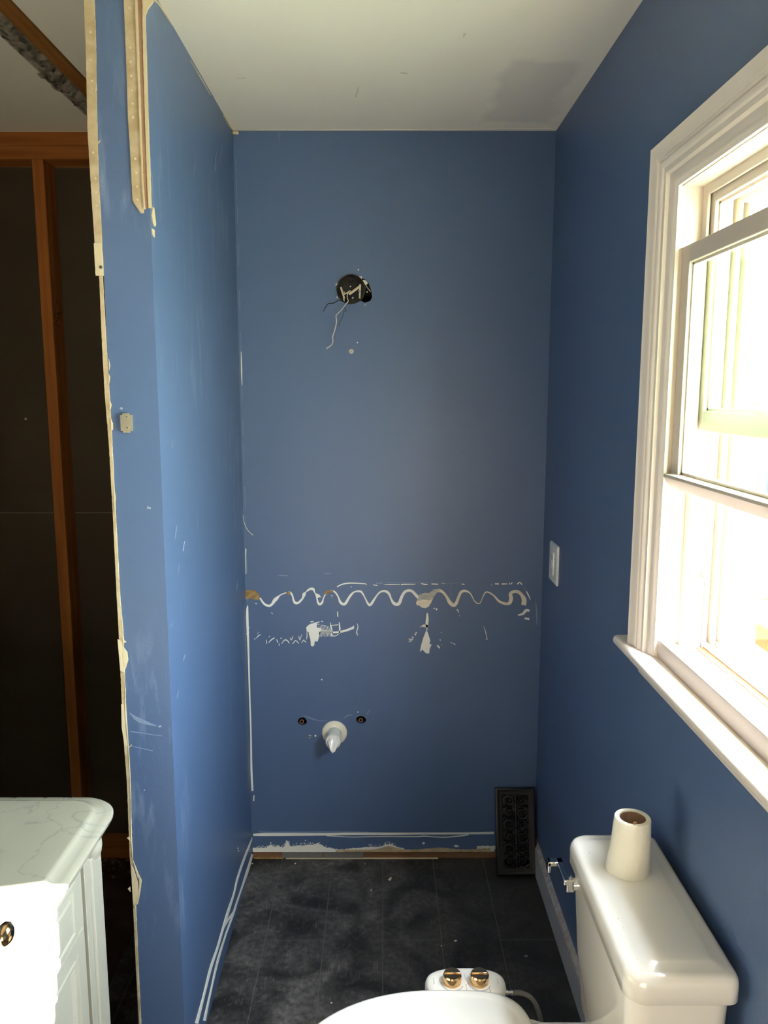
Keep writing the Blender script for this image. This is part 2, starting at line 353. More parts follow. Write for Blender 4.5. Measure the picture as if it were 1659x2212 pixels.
# ------------------------------------------------------------------ window
win = bpy.data.objects.new('window_1', None); COL.objects.link(win); win.location = (.6, 1.187, 1.12); win['kind'] = 'structure'
CO, CI = 1.603, 1.5125                     # casing outer / inner edge (far side)
CN0, CN1 = .770, .8605                     # near side, mirrored
CT, CTI = 2.100, 2.012
prof = [(0, XR), (0, .516), (.004, .512), (.010, .515), (.026, .5165), (.030, .519), (.033, .5175), (.036, .522), (.040, .5185), (.046, .520), (.050, .5245), (.060, .525), (.064, .531), (.0775, .532), (.083, .536), (.0905, .5385), (.0905, .545), (.05, .546)]
def casing():
    bm = BM(); path = []
    # mitred sweep: up the far side, across the head, down the near side
    def pt(w, x, k):
        return {0: (x, CO-w, 1.12), 1: (x, CO-w, CT-w*.972), 2: (x, CN0+w, CT-w*.972), 3: (x, CN0+w, 1.12)}[k]
    loft(bm, [[pt(w, x, k) for w, x in prof] for k in range(4)])
    return link('casing', bm, TRIM, win, smooth=42)
casing()
# stool with rounded nose and horns, cove below
bm = BM(); nose = [(.505+.0105*math.cos(R(t))-0, 1.109+.011*math.sin(R(t))) for t in range(90, 271, 15)]
nose = [(.5105+.0105*math.cos(R(t)), 1.109+.011*math.sin(R(t))) for t in range(90, 271, 15)]
prism(bm, nose+[(XR-.0005, 1.098), (XR-.0005, 1.12)][:], 1, .71, 1.662); box(bm, XR-.0006, .575, OY0+.003, OY1-.003, 1.101, 1.12)
link('window_stool', bm, TRIM, win, bevel=.002)
link('apron_cove', prism(BM(), [(XR, 1.098), (.508, 1.098), (.511, 1.092), (.519, 1.086), (.524, 1.078), (.529, 1.076), (.530, 1.068), (XR, 1.066)], 1, .76, 1.575), TRIM, win, smooth=40)
# vinyl frame: head, sill and both sides with their tracks
bm = BM(); JY0, JY1 = OY0+.01, 1.516
for y0, y1 in ((JY1, OY1), (OY0, JY0)): box(bm, .545, .72, y0, y1, 1.12, 2.013)
box(bm, .545, .72, OY0, OY1, 2.010, 2.02)
for s, y in ((-1, JY1), (1, JY0)):
    for x0, x1, d in ((.585, .5905, .024), (.6235, .632, .024), (.640, .646, .034), (.655, .72, .040)):
        box(bm, x0, x1, min(y, y+s*d), max(y, y+s*d), 1.13, 2.0165)
for x0, x1, d in ((.585, .5905, .020), (.6235, .632, .022), (.640, .72, .038)): box(bm, x0+.0003, x1-.0003, JY0+d, JY1-d, 2.012-d, 2.015)
link('frame', bm, VINYL, win, bevel=.0012)
bm = BM(); prism(bm, [(.545, 1.12), (.545, 1.156), (.549, 1.160), (.556, 1.158), (.562, 1.150), (.60, 1.145), (.628, 1.143), (.628, 1.10), (.56, 1.10)], 1, JY0, JY1)
box(bm, .628, .636, JY0, JY1, 1.10, 1.156); box(bm, .636, .650, JY0, JY1, 1.10, 1.148); box(bm, .650, .655, JY0, JY1, 1.10, 1.158); box(bm, .655, .74, JY0-.01, JY1+.0, 1.09, 1.146)
link('sill', bm, VINYL, win, bevel=.001)
bm = BM(); ring = []
for i in range(41):
    y = JY1-.012-i*(JY1-JY0-.03)/40; a = .004*noise.noise(Vector((y*22, 3, 0)))
    ring.append([(.6125+a*1.6, y, 1.1430), (.6130+a*1.6, y, 1.1456), (.6280, y, 1.1468), (.6280, y, 1.1428)])
loft(bm, ring); link('dirt_line', bm, DIRT, win)
bm = BM(); box(bm, .6505, .6545, JY0+.002, JY1-.036, 1.1575, 1.1592); box(bm, .6385, .6425, JY0+.002, JY1-.036, 1.1475, 1.149)
link('track_gasket', bm, GASKET, win)
for y0, y1 in ((JY1-.022, JY1), (JY0, JY0+.022)):
    link('balance_cover', box(BM(), .5925, .622, y0, y1, 1.144, 1.285), VINYL, win, bevel=.002)
def sash(name, x0, x1, z0, z1, ya, yb, st, top, botm, nose):
    bm = BM(); f = link(name, box(box(box(box(BM(), x0, x1, yb-st, yb, z0, z1), x0, x1, ya, ya+st, z0, z1), x0, x1, ya+st, yb-st, z1-top, z1), x0, x1, ya+st, yb-st, z0, z0+botm), VINYL, win, bevel=.0015)
    xm = (x0+x1)/2; bm = BM()                      # glazing bead
    for a in (x0+.007,):
        for y0, y1, q0, q1 in ((ya+st, ya+st+.005, z0+botm, z1-top), (yb-st-.005, yb-st, z0+botm, z1-top), (ya+st, yb-st, z0+botm, z0+botm+.005), (ya+st, yb-st, z1-top-.005, z1-top)): box(bm, a, xm-.003, y0, y1, q0, q1)
    link('glazing_bead', bm, VINYL, f)
    link('glass', box(BM(), xm-.0015, xm+.0015, ya+st-.002, yb-st+.002, z0+botm-.002, z1-top+.002), GLASS, f)
    if nose: link('lift_rail', prism(BM(), [(x0+.0005, z0), (x0-.004, z0+.001), (x0-.016, z0+.022), (x0-.015, z0+.027), (x0+.0005, z0+.028)], 1, ya+.004, yb-.006), VINYL, f, bevel=.001)
    return f
ls = sash('lower_sash', .553, .583, 1.459, 1.904, JY0+.001, JY1-.001, .035, .032, .028, True)
us = sash('upper_sash', .593, .622, 1.568, 2.006, JY0+.001, JY1-.001, .038, .030, .038, False)
for y in (1.255, 1.0):
    bm = BM(); box(bm, .5925, .602, y-.022, y+.022, 1.606, 1.612); tube(bm, [(.598, y-.008, 1.612), (.594, y-.004, 1.622), (.592, y+.008, 1.624), (.594, y+.02, 1.618)], .0035, 8)
    link('sash_lock', bm, VINYL, us, bevel=.001)

# ------------------------------------------------------------------ marks on the back wall
def C2(pts, ox=520, oy=1230, s=4.879): return [(ox+p[0]/s, oy+p[1]/s)+tuple(q/s for q in p[2:]) for p in pts]
def C3(pts): return C2(pts, 840)
bm = BM()
stroke(bm, C2([(205, 300, 14), (225, 335, 18), (260, 372, 22), (305, 383, 24), (335, 360, 26), (358, 325, 36), (385, 300, 30), (410, 275, 12), (450, 255, 10), (490, 243, 12), (520, 245, 22), (545, 275, 16), (555, 320, 18), (575, 352, 26), (605, 352, 22), (635, 325, 22), (655, 300, 20), (668, 262, 34), (685, 240, 10), (705, 222, 16), (735, 205, 24), (765, 208, 26), (778, 240, 10), (795, 270, 14), (805, 310, 14), (815, 350, 22), (835, 368, 24), (860, 345, 22), (870, 310, 12), (890, 265, 14), (915, 240, 20), (965, 228, 16), (1000, 245, 16), (1030, 295, 14), (1050, 345, 24), (1085, 368, 26), (1110, 350, 28), (1140, 300, 24), (1170, 260, 22), (1200, 236, 14), (1245, 230, 20), (1275, 240, 20), (1310, 300, 12), (1335, 350, 20), (1360, 378, 22), (1385, 350, 26), (1420, 295, 18), (1460, 245, 16), (1500, 228, 20), (1540, 235, 26), (1568, 265, 24), (1585, 310, 18), (1612, 355, 30), (1650, 368, 34), (1676, 345, 34), (1696, 290, 30), (1726, 240, 28), (1766, 222, 28), (1806, 230, 28), (1846, 270, 30), (1885, 312, 30)]), 'back', .0012, 3)
blob(bm, C2([(790, 250), (830, 268), (850, 298), (835, 290), (812, 300), (800, 318), (796, 280)]), 'back', .0013)
link('wavy_adhesive_line', bm, WHITE, wb)
bm = BM()
stroke(bm, C3([(490, 228, 30), (530, 222, 34), (570, 240, 26), (610, 290, 26), (640, 345, 38), (680, 378, 38), (710, 355, 32), (735, 290, 28), (760, 240, 28), (800, 225, 26), (850, 245, 14), (880, 290, 10), (900, 330, 10), (935, 358, 12), (965, 350, 8), (990, 290, 8), (1020, 240, 12), (1060, 245, 14), (1110, 280, 16), (1150, 325, 22), (1190, 350, 26), (1240, 362, 26), (1275, 350, 36), (1288, 300, 40), (1280, 260, 36), (1310, 235, 30), (1360, 235, 32), (1400, 270, 34), (1425, 320, 50), (1420, 375, 50)]), 'back', .0012, 3)
link('wavy_adhesive_line', bm, CREAM, wb)
bm = BM(); blob(bm, C3([(285, 355), (300, 322), (330, 300), (400, 320), (470, 295), (445, 350), (420, 390), (385, 408), (345, 400), (320, 378), (297, 378)]), 'back', .0016); link('adhesive_blob', bm, CREAM, wb)
bm = BM(); blob(bm, C3([(300, 335), (318, 265), (380, 245), (425, 248), (475, 207), (530, 208), (548, 222), (500, 250), (468, 300), (430, 325), (360, 315), (330, 325)]), 'back', .002); link('smeared_adhesive', bm, SMEAR, wb)
bm = BM(); blob(bm, C2([(50, 220), (150, 218), (185, 250), (215, 322), (150, 318), (100, 305), (50, 315)]), 'back', .0009)
blob(bm, C2([(470, 235), (520, 235), (528, 262), (505, 268), (490, 250)]), 'back', .0016); blob(bm, C2([(880, 245), (905, 225), (970, 220), (978, 240), (925, 248), (885, 268)]), 'back', .0016); link('exposed_kraft_paper', bm, KRAFT, wb)
bm = BM()                                                            # upper thin scrape line
for s in ([(1015, 185, 10), (1060, 160, 12), (1130, 145, 12), (1220, 145, 10), (1320, 152, 8)], [(1395, 163, 5), (1425, 167, 8), (1445, 168, 4)], [(1505, 158, 3), (1560, 160, 9), (1680, 157, 7)], [(1690, 160, 14), (1720, 157, 12), (1840, 155, 7)], [(1900, 148, 6), (1940, 158, 14), (1975, 155, 5)], [(2010, 153, 12), (2080, 156, 12)], [(2120, 140, 6), (2150, 152, 5)], [(2330, 155, 16), (2360, 158, 10)], [(2680, 152, 14), (2720, 153, 14)], [(2752, 155, 22), (2770, 153, 12), (2808, 153, 12)], [(2832, 140, 10), (2834, 160, 10)], [(2850, 155, 14), (2862, 135, 8)], [(2915, 155, 14), (2940, 135, 12), (2965, 160, 12)]): stroke(bm, C2(s), 'back', .0009, 2)
for x, y, r in ((1326, 161, 6), (1165, 184, 5), (1405, 160, 4), (1400, 48, 0)):
    if r: p = C2([(x, y)])[0]; spot(bm, p[0], p[1], r/4.9, 'back')
link('scrape_line', bm, WHITE, wb)
bm = BM()
for s in ([(390, 62, 6), (450, 64, 10), (500, 66, 6)], [(880, 46, 6), (910, 42, 8), (955, 48, 5)], [(1425, 146, 12), (1500, 142, 12)], [(1535, 140, 6), (2010, 135, 3)], [(2110, 148, 8), (2315, 142, 8)], [(2212, 310, 3), (2214, 200, 4), (2235, 158, 4)], [(2640, 150, 22), (2645, 178, 10)], [(2985, 185, 8), (3055, 320, 5)]): stroke(bm, C2(s), 'back', .0005, 2)
link('faint_scrape', bm, SCUFF, wb)
bm = BM()                                                            # combed patch, left
blob(bm, C2([(690, 610), (715, 585), (745, 570), (800, 565), (805, 615), (850, 620), (845, 650), (825, 665), (830, 700), (810, 760), (780, 755), (775, 800), (755, 812), (738, 800), (735, 740), (722, 700), (715, 660), (695, 650)]), 'back', .0012)
for i in range(9):
    x = 830+i*15; stroke(bm, C2([(x-8, 598, 4), (x, 640, 5), (x+6, 660, 6)]), 'back', .001, 2); stroke(bm, C2([(x, 660, 7), (x-5, 690, 5), (x-8, 712-i, 3)]), 'back', .001, 2)
for s in ([(820, 635, 16), (880, 645, 12), (930, 650, 14)], [(830, 655, 8), (940, 668, 16)], [(945, 560, 3), (955, 640, 26), (958, 705, 22)], [(955, 590, 6), (1030, 583, 7)], [(1037, 555, 6), (1044, 620, 16), (1040, 680, 10)], [(958, 665, 20), (1020, 660, 18), (1060, 655, 22), (1120, 640, 22), (1190, 612, 26)], [(1188, 590, 6), (1192, 612, 10)], [(965, 700, 12), (1000, 700, 8), (1030, 680, 8)], [(735, 552, 10), (770, 550, 10)], [(770, 568, 8), (830, 552, 10)], [(845, 547, 6), (868, 549, 6)], [(800, 575, 8), (830, 578, 6)], [(845, 585, 4), (900, 598, 8)], [(1020, 445, 8), (1022, 480, 10), (1025, 500, 6)], [(1228, 570, 4), (1236, 610, 9), (1222, 655, 10), (1235, 697, 8)], [(1215, 665, 8), (1230, 690, 8)],
          [(52, 688, 8), (88, 658, 8)], [(82, 625, 3), (95, 608, 4)], [(145, 740, 6), (152, 722, 5)], [(165, 725, 4), (185, 700, 10), (208, 688, 6)], [(175, 680, 3), (190, 658, 3)], [(270, 742, 6), (275, 782, 7)], [(293, 772, 5), (325, 740, 11), (355, 722, 9)], [(295, 715, 5), (310, 700, 4)], [(378, 738, 5), (392, 770, 8)], [(403, 782, 4), (407, 802, 8)], [(432, 782, 6), (455, 750, 8), (475, 742, 10), (500, 758, 9), (513, 780, 6)], [(420, 725, 10), (432, 725, 4)], [(522, 720, 4), (533, 745, 10), (552, 702, 4)], [(548, 785, 5), (565, 760, 8), (583, 750, 8), (612, 780, 5)], [(612, 702, 4), (622, 745, 10), (642, 685, 3)], [(642, 775, 5), (662, 745, 10), (690, 772, 5)], [(690, 740, 4), (700, 700, 8), (698, 655, 5), (720, 650, 5)], [(152, 358, 6), (172, 364, 8)], [(322, 455, 7), (338, 468, 3)], [(950, 270, 3), (975, 274, 3)], [(955, 298, 2), (962, 275, 3)]): stroke(bm, C2(s), 'back', .001, 2)
for s in ([(404, 460, 14), (405, 520, 28), (400, 575, 28), (405, 610, 22)], [(345, 598, 12), (380, 592, 30), (415, 605, 26)], [(398, 620, 10), (404, 640, 14)], [(405, 655, 3), (420, 710, 8), (437, 760, 5)], [(720, 420, 16), (738, 455, 6)], [(742, 485, 8), (745, 490, 4)], [(1000, 600, 2), (1020, 660, 7), (1036, 735, 5)], [(1020, 735, 4), (1040, 737, 5)], [(540, 735, 8), (542, 752, 5)], [(505, 798, 5), (525, 815, 20), (535, 832, 8)], [(650, 770, 6), (672, 776, 8)], [(682, 780, 10), (702, 795, 6)], [(556, 797, 6), (562, 792, 3)], [(1362, 480, 16), (1410, 470, 24), (1432, 445, 26), (1450, 430, 28), (1482, 435, 20)], [(1430, 515, 18), (1480, 522, 22)], [(1448, 230, 10), (1470, 270, 14), (1492, 320, 5)]): stroke(bm, C3(s), 'back', .001, 2)
blob(bm, C3([(398, 635), (412, 690), (430, 750), (432, 790), (452, 790), (430, 835), (425, 885), (390, 882), (350, 840), (340, 862), (328, 862), (340, 800), (360, 730), (385, 665)]), 'back', .0012)
for i in range(26): t = random.random(); p = C3([(215+80*t+random.uniform(-14, 14), 755-85*t+random.uniform(-18, 18))])[0]; spot(bm, p[0], p[1], random.uniform(.4, 1.6), 'back', n=5)
for x, y, r in ((475, 412, 8), (502, 418, 14), (333, 605, 6), (550, 668, 4), (188, 455, 2)): p = C3([(x, y)])[0]; spot(bm, p[0], p[1], r/4.9, 'back')
link('torn_white_patches', bm, WHITE, wb)
bm = BM()
for x, y, r in ((774, 583, 1.6), (772, 740, 1.5), (695, 1468, 1.6), (668, 1591, 3), (681, 1589, 2), (789, 659, 1), (728, 642, 1.4), (773, 1538, 1.2), (1237, 0, 0)):
    if r: spot(bm, x, y, r, 'back')
stroke(bm, [(666, 1593, 2), (671, 1588, 4)], 'back', .001, 1)
link('paint_chips', bm, WHITE, wb)
bm = BM(); stroke(bm, [(655, 1545, 1), (672, 1552, 3), (690, 1557, 1.5), (706, 1557, 1)], 'back', .0004, 3); stroke(bm, [(742, 1552, 1), (752, 1545, 3), (762, 1545, 1)], 'back', .0004, 3); stroke(bm, [(792, 1543, 2), (800, 1533, 1)], 'back', .0004, 2); link('faint_scrape', bm, SCUFF, wb)
# caulk down the left back corner, hair-thin crack above, peeled curl
bm = BM(); xs = lambda y: 506+(y-283)*(547-506)/(1803-283)
stroke(bm, [(xs(1322)+1, 1308, 2), (xs(1330), 1330, 5), (xs(1420)+.5, 1420, 3.5), (xs(1500)+.5, 1500, 3), (xs(1580)+1, 1580, 3), (xs(1660), 1660, 4), (xs(1708)+1, 1708, 4)], 'back', .0015, 5)
stroke(bm, [(xs(1720)+4, 1718, 2), (xs(1728)+3, 1730, 2.5)], 'back', .001, 1)
stroke(bm, [(xs(760)+2, 760, 1), (xs(800)+2, 800, 2.4), (xs(830)+2, 832, 1)], 'back', .001, 2)
stroke(bm, [(xs(1200), 1185, 2), (xs(1230), 1240, 1)], 'back', .001, 2)
link('corner_caulk', bm, WHITE, wb)
bm = BM()
for y in range(330, 1300, 9):
    if noise.noise(Vector((y*.021, 2, 1))) > .0: stroke(bm, [(xs(y)+2, y, .7), (xs(y+9)+2, y+9, .7)], 'back', .0005, 1)
link('corner_crack', bm, SCUFF, wb)
bm = BM(); q = [P(525, 1112, 1, YB-.002), P(528, 1130, 1, YB-.006), P(535, 1145, 1, YB-.010), (P(546, 1156, 1, YB-.016))]
tube(bm, q, .0008, 6); link('peeled_caulk_curl', bm, WHITE, wb)
# band where the baseboard was
bm = BM()
stroke(bm, [(547, 1803, 4), (580, 1802.5, 6), (700, 1802, 5), (760, 1801, 5), (850, 1801, 5), (900, 1800.5, 4), (1000, 1800, 4), (1067, 1799, 5)], 'back', .0012, 4)
stroke(bm, [(705, 1805, 1.5), (760, 1808, 1.2), (812, 1807, 1.5), (900, 1807, 2), (915, 1806, 2), (955, 1808.5, 1.5), (990, 1806, 2.5), (1012, 1803, 2)], 'back', .001, 3)
spot(bm, 915, 1821, 2.6, 'back'); spot(bm, 660, 1815, 1.6, 'back')
link('paint_edge_line', bm, WHITE, wb)
bm = BM(); stroke(bm, [(562, 1793, 1.5), (575, 1798, 3), (700, 1797, 2.5), (745, 1797, 3), (800, 1797.5, 1)], 'back', .0005, 3); link('faint_scrape', bm, SCUFF, wb)
def jagstrip(bm, x0, x1, base, top, seed, th, step=2):
    rings = []
    for x in range(x0, x1+1, step):
        y = top(x)+2.2*noise.noise(Vector((x*.35, seed, 0)))+1.2*noise.noise(Vector((x*1.1, seed, 5))); y = min(y, base-.5)
        a = P(x, y, 1, YB); b = P(x, base+.6*noise.noise(Vector((x*.2, seed, 7))), 1, YB); n = NORM[1]
        rings.append([a, a+n*th, b+n*th, b])
    return loft(bm, rings)
def topw(x):
    t = 1831
    for cx, w, h in ((584, 6, 6), (601, 5, 4), (620, 5, 15), (640, 14, 4), (668, 18, 6), (688, 10, 7), (840, 16, 9), (800, 20, 3)): t -= h*math.exp(-((x-cx)/w)**2)
    if x > 715: t += 3.5*math.exp(-((x-735)/18)**2)
    return t
bm = BM(); jagstrip(bm, 546, 740, 1840.5, topw, 1, .0008); jagstrip(bm, 738, 872, 1838, lambda x: topw(x)+1, 3, .0007)
jagstrip(bm, 1030, 1070, 1834, lambda x: 1827, 5, .0012); blob(bm, [(980, 1826), (988, 1825), (992, 1829), (984, 1830)], 'back', .001); blob(bm, [(1058, 1828), (1068, 1826), (1068, 1838), (1060, 1838)], 'back', .0015)
for i in range(70): x = random.uniform(555, 705); spot(bm, x, topw(x)-random.uniform(0, 5), random.uniform(.5, 1.3), 'back', n=5)
for i in range(30): x = random.uniform(795, 860); spot(bm, x, topw(x)-random.uniform(0, 4), random.uniform(.4, 1.2), 'back', n=5)
link('torn_paper_edge', bm, WHITE, wb)
bm = BM(); jagstrip(bm, 725, 1068, 1840, lambda x: 1835-(7 if 780 < x < 870 else 0)*math.exp(-((x-840)/22)**2)-4*math.exp(-((x-950)/30)**2)-3*math.exp(-((x-1055)/30)**2), 8, .0013); link('torn_tan_paper', bm, TAN, wb)
# sill plate showing in the gap below the drywall
sp = struct('trim_1', box(BM(), XL+.002, .537, 2.6075, 2.70, 0, .0385), STUDD)
def onplane(x0, x1, y0, y1, off, d=.006):
    a = P(x0, y0, 1, 2.6075); b = P(x1, y1, 1, 2.6075); return box(BM(), a.x, b.x, 2.6075-off, 2.6075+d, b.z, a.z)
link('cement_patch', onplane(609, 697, 1840, 1853, .002), GREYB, sp, bevel=.001); link('cement_patch', onplane(699, 785, 1840, 1853, .003), GREYB, sp, bevel=.001)
link('wood_sliver', onplane(618, 946, 1852.5, 1855.5, .006), TAN2, sp); link('wood_sliver', onplane(548, 612, 1851.5, 1854, .004), KRAFT, sp)

# marks low on the left wall and along the ceiling
bm = BM()
stroke(bm, [(546, 1806, 2), (540, 1822, 3), (527, 1855, 4), (513, 1896, 3.5), (505, 1930, 3), (492, 1970, 5), (480, 2010, 4), (470, 2045, 4), (455, 2090, 5), (440, 2150, 4), (424, 2211, 6)], 'left', .0015, 4)
stroke(bm, [(545, 1845, 3), (533, 1885, 5), (523, 1915, 3), (511, 1950, 3), (503, 1975, 4), (487, 2020, 3), (470, 2075, 4), (455, 2140, 3), (441, 2205, 5)], 'left', .0015, 4)
stroke(bm, [(504, 1970, 3), (490, 1990, 4), (482, 2006, 2)], 'left', .0013, 2)
for x, y in ((514, 1832), (515, 1838), (331, 1568)): spot(bm, x, y, 1.5, 'left') if x > 400 else None
link('caulk_line', bm, WHITE, wl)
bm = BM()
stroke(bm, [(482, 248, 2), (496, 272, 2.4), (503, 281, 2)], 'left', .0012, 2); stroke(bm, [(411, 130, .8), (432, 166, 1.6), (455, 206, 1)], 'left', .0005, 1)
stroke(bm, [(333, 0, 4), (345, 12, 3), (372, 55, 1.2)], 'left', .001, 3)
blob(bm, [(329, 447), (332, 450), (336, 485), (334, 490), (330, 483), (327, 465)], 'left', .0015); blob(bm, [(327, 494), (333, 497), (333, 513), (329, 508)], 'left', .0015)
link('chipped_corner_paint', bm, TAN2, wl)
bm = BM()
for x, y, l, w in ((420, 360, 45, 2), (466, 350, 40, 3), (478, 330, 40, 2.4), (354, 55, 20, 2.5), (375, 95, 26, 2), (385, 118, 20, 2), (449, 235, 14, 2), (347, 470, 18, 2), (352, 495, 16, 1.5), (335, 445, 20, 2), (370, 1350, 14, 2), (384, 1500, 18, 2), (397, 1180, 22, 2), (371, 960, 20, 2), (380, 1150, 30, 2), (398, 1420, 16, 2), (512, 1265, 26, 4), (386, 1230, 24, 1.5)):
    stroke(bm, [(x+2, y-l/2, .5), (x, y, w), (x-2, y+l/2, .5)], 'left', .0004, 2)
link('rub_mark', bm, SCUFF, wl)
# torn front edge of the stub wall
def edgestrip(name, L, Rr, m, off, th, seed, parent=wl, j=.9):
    """vertical strip on the end face between two polylines of the photo"""
    bm = BM(); n = NORM[1]; ys = []; y = L[0][1]
    def ip(c, y):
        for a, b in zip(c, c[1:]):
            if a[1] <= y <= b[1]: return a[0]+(b[0]-a[0])*(y-a[1])/max(b[1]-a[1], 1e-6)
        return c[-1][0] if y > c[-1][1] else c[0][0]
    y0, y1 = L[0][1], L[-1][1]; k = max(2, int((y1-y0)/7)); rings = []
    for i in range(k+1):
        y = y0+(y1-y0)*i/k; a = P(ip(L, y)+j*noise.noise(Vector((y*.13, seed, 0))), y, 1, YE); b = P(ip(Rr, y)+j*noise.noise(Vector((y*.17, seed, 9))), y, 1, YE)
        rings.append([a+n*(off-.002), a+n*(off+th), b+n*(off+th), b+n*(off-.002)])
    loft(bm, rings); return link(name, bm, m, parent)
edgestrip('torn_drywall_edge', [(178, -60), (182, 0), (186, 100), (190, 285), (197, 400), (205, 520), (208, 592)], [(202, -60), (205, 0), (208, 100), (210, 250), (214, 400), (219, 480), (223, 592)], TAN, .0008, .0016, 1)
edgestrip('drywall_edge_tab', [(204, 526), (206, 560), (208, 596), ], [(220, 526), (223, 560), (224, 597)], TAN2, .002, .0022, 2)
edgestrip('drywall_core_edge', [(215, 596), (221, 740), (227, 850), (236, 960), (244, 1100), (253, 1290), (258, 1380), (263, 1500), (268, 1600), (275, 1690), (281, 1850), (287, 1930), (295, 2100), (302, 2225)], [(222, 596), (230, 740), (237, 850), (243, 960), (250, 1100), (260, 1290), (268, 1380), (271, 1500), (277, 1600), (281, 1690), (287, 1850), (293, 1930), (300, 2100), (306, 2225)], TAN, .0008, .0016, 3)
bm = BM()
for pts in ([(236, 775), (239, 790), (237, 800)], [(236, 808), (239, 815), (236, 832)], [(238, 864), (242, 875), (240, 884), (238, 884)], [(240, 902), (245, 915), (245, 928), (241, 930)], [(247, 1050), (251, 1075), (249, 1110), (248, 1080)], [(266, 1380), (274, 1386), (267, 1388)], [(267, 1396), (276, 1408), (278, 1425), (272, 1444), (264, 1440)], [(255, 1380), (264, 1384), (268, 1420), (270, 1452), (261, 1448)], [(263, 1520), (268, 1522), (272, 1570), (276, 1610), (270, 1608), (264, 1570)], [(275, 1808), (281, 1806), (283, 1816)], [(289, 1858), (297, 1878), (300, 1886), (307, 1900), (304, 1925), (299, 1950), (293, 1955), (300, 1925), (302, 1905), (294, 1880)], [(284, 1868), (291, 1878), (299, 1905), (300, 1925), (293, 1960), (288, 1945)], [(277, 1918), (282, 1913), (283, 1925)], [(219, 303), (214, 312), (213, 308)], [(209, 180), (211, 195), (207, 200)]): blob(bm, pts, 'end', .0014, .0022)
stroke(bm, [(272, 1485, 1), (272, 1535, 2), (278, 1610, 1.5), (283, 1700, 1), (284, 1800, 1.2), (287, 1850, 1)], 'end', .001, 3, .0022)
stroke(bm, [(278, 1615, 1.5), (285, 1608, 1.5)], 'end', .001, 1, .002)
link('torn_paper_flap', bm, TAN2, wl)
# metal corner bead strip left bare at the top right of the end face
edgestrip('bare_corner_bead', [(266, -60), (268, 0), (274, 150), (277, 250), (283, 350), (287, 435), (305, 461)], [(292, -60), (294, 0), (298, 150), (302, 250), (307, 350), (311, 435), (311, 461)], TAN, .0008, .0014, 5, j=.5)
edgestrip('compound_ridge', [(291, -60), (293, 0), (298, 150), (303, 280), (308, 400), (312, 452)], [(296, -60), (298, 0), (303, 150), (307, 280), (311, 400), (315, 452)], TAN2, .0015, .003, 6, j=.8)
edgestrip('paper_edge', [(296, -60), (298, 0), (303, 150), (307, 280), (311, 400), (315, 450)], [(305, -60), (307, 0), (310, 150), (314, 280), (318, 400), (321, 450)], BROWNP, .001, .0016, 7, j=.8)
edgestrip('compound_ridge', [(306, -60), (308, 0), (311, 150), (315, 280), (319, 400), (322, 450)], [(312, -60), (314, 0), (318, 150), (322, 280), (326, 400), (328, 452)], TAN2, .001, .003, 8, j=.8)
bm = BM(); blob(bm, [(312, -10), (340, -10), (333, 8), (322, 22), (317, 36), (312, 28)], 'end', .004, .004); link('compound_lump', bm, TAN2, wl)
bm = BM()
for i, (x, y) in enumerate(((279, 18), (281, 103), (282, 134), (283, 164), (285, 196), (286, 224), (287, 254), (292, 343), (294, 373), (296, 403), (297, 432))): lathe(bm, [(.0024, 0), (.002, .0006), (.0001, .0008)], P(x, y, 1, YE-.0022), (0, -1, 0), 12)
for x, y in ((195, 130), (198, 175), (201, 330), (206, 385), (207, 415), (208, 445), (195, 70)): lathe(bm, [(.0026, 0), (.002, .0007), (.0001, .001)], P(x, y, 1, YE-.0022), (0, -1, 0), 12)
link('bead_dimples', bm, TAN2, wl)
bm = BM(); stroke(bm, [(348, 1568, 3), (343, 1570, 4)], 'end', .001, 1); stroke(bm, [(318, 1096, 5), (326, 1098, 3)], 'end', .0006, 1); spot(bm, 312, 1707, 1.2, 'end'); spot(bm, 262, 882, 3, 'end', .0005)
link('paint_chips', bm, mat('dull_paint_chip', '#8d96a4', .8), wl)
bm = BM(); stroke(bm, [(280, 1540, 1), (300, 1556, 9), (338, 1568, 2)], 'end', .0003, 3); stroke(bm, [(282, 1580, 2), (350, 1590, 1)], 'end', .0003, 2); stroke(bm, [(285, 1612, 1), (330, 1622, 1.5)], 'end', .0003, 2); link('rub_mark', bm, SCUFF, wl)
# right wall nicks
bm = BM(); stroke(bm, [(1236, 952, 2), (1235, 962, 3)], 'right', .0005, 1); stroke(bm, [(1237, 970, 2), (1236, 978, 2)], 'right', .0005, 1); stroke(bm, [(1419, 116, 2), (1416, 121, 3)], 'right', .0006, 1); spot(bm, 1553, 1617, 1.4, 'right'); link('paint_chips', bm, SCUFF, wr)
bm = BM(); stroke(bm, [(1157, 1300, 2), (1160, 1330, 4), (1159, 1350, 1)], 'back', .0004, 2); link('rub_mark', bm, SCUFF, wb)
# ceiling edge bead and a lifted chip in the left corner, few marks
bm = BM(); stroke(bm, [(508, 281, 1.6), (700, 281, 2.4), (900, 280.5, 2), (1050, 279.5, 2.6), (1199, 278, 2.2)], 'ceil', .001, 4); link('edge_bead', bm, TRIM, ceiling)
bm = BM(); stroke(bm, [(530, 168, 1.5), (512, 169, 1)], 'ceil', .0004, 1); stroke(bm, [(775, 188, 2), (768, 210, 3)], 'ceil', .0004, 2); stroke(bm, [(865, 157, 2), (880, 159, 2)], 'ceil', .0004, 1); stroke(bm, [(1004, 72, 5), (1001, 80, 3)], 'ceil', .0004, 1); link('smudge', bm, mat('ceiling_smudge', '#d5cebf', .9), ceiling)
bm = BM(); a = P(503, 281, 1, YB-.004); box(bm, a.x, a.x+.018, YB-.014, YB-.002, ZC-.013, ZC-.004); o = link('loose_plaster_chip', bm, TAN2, wb, bevel=.003)

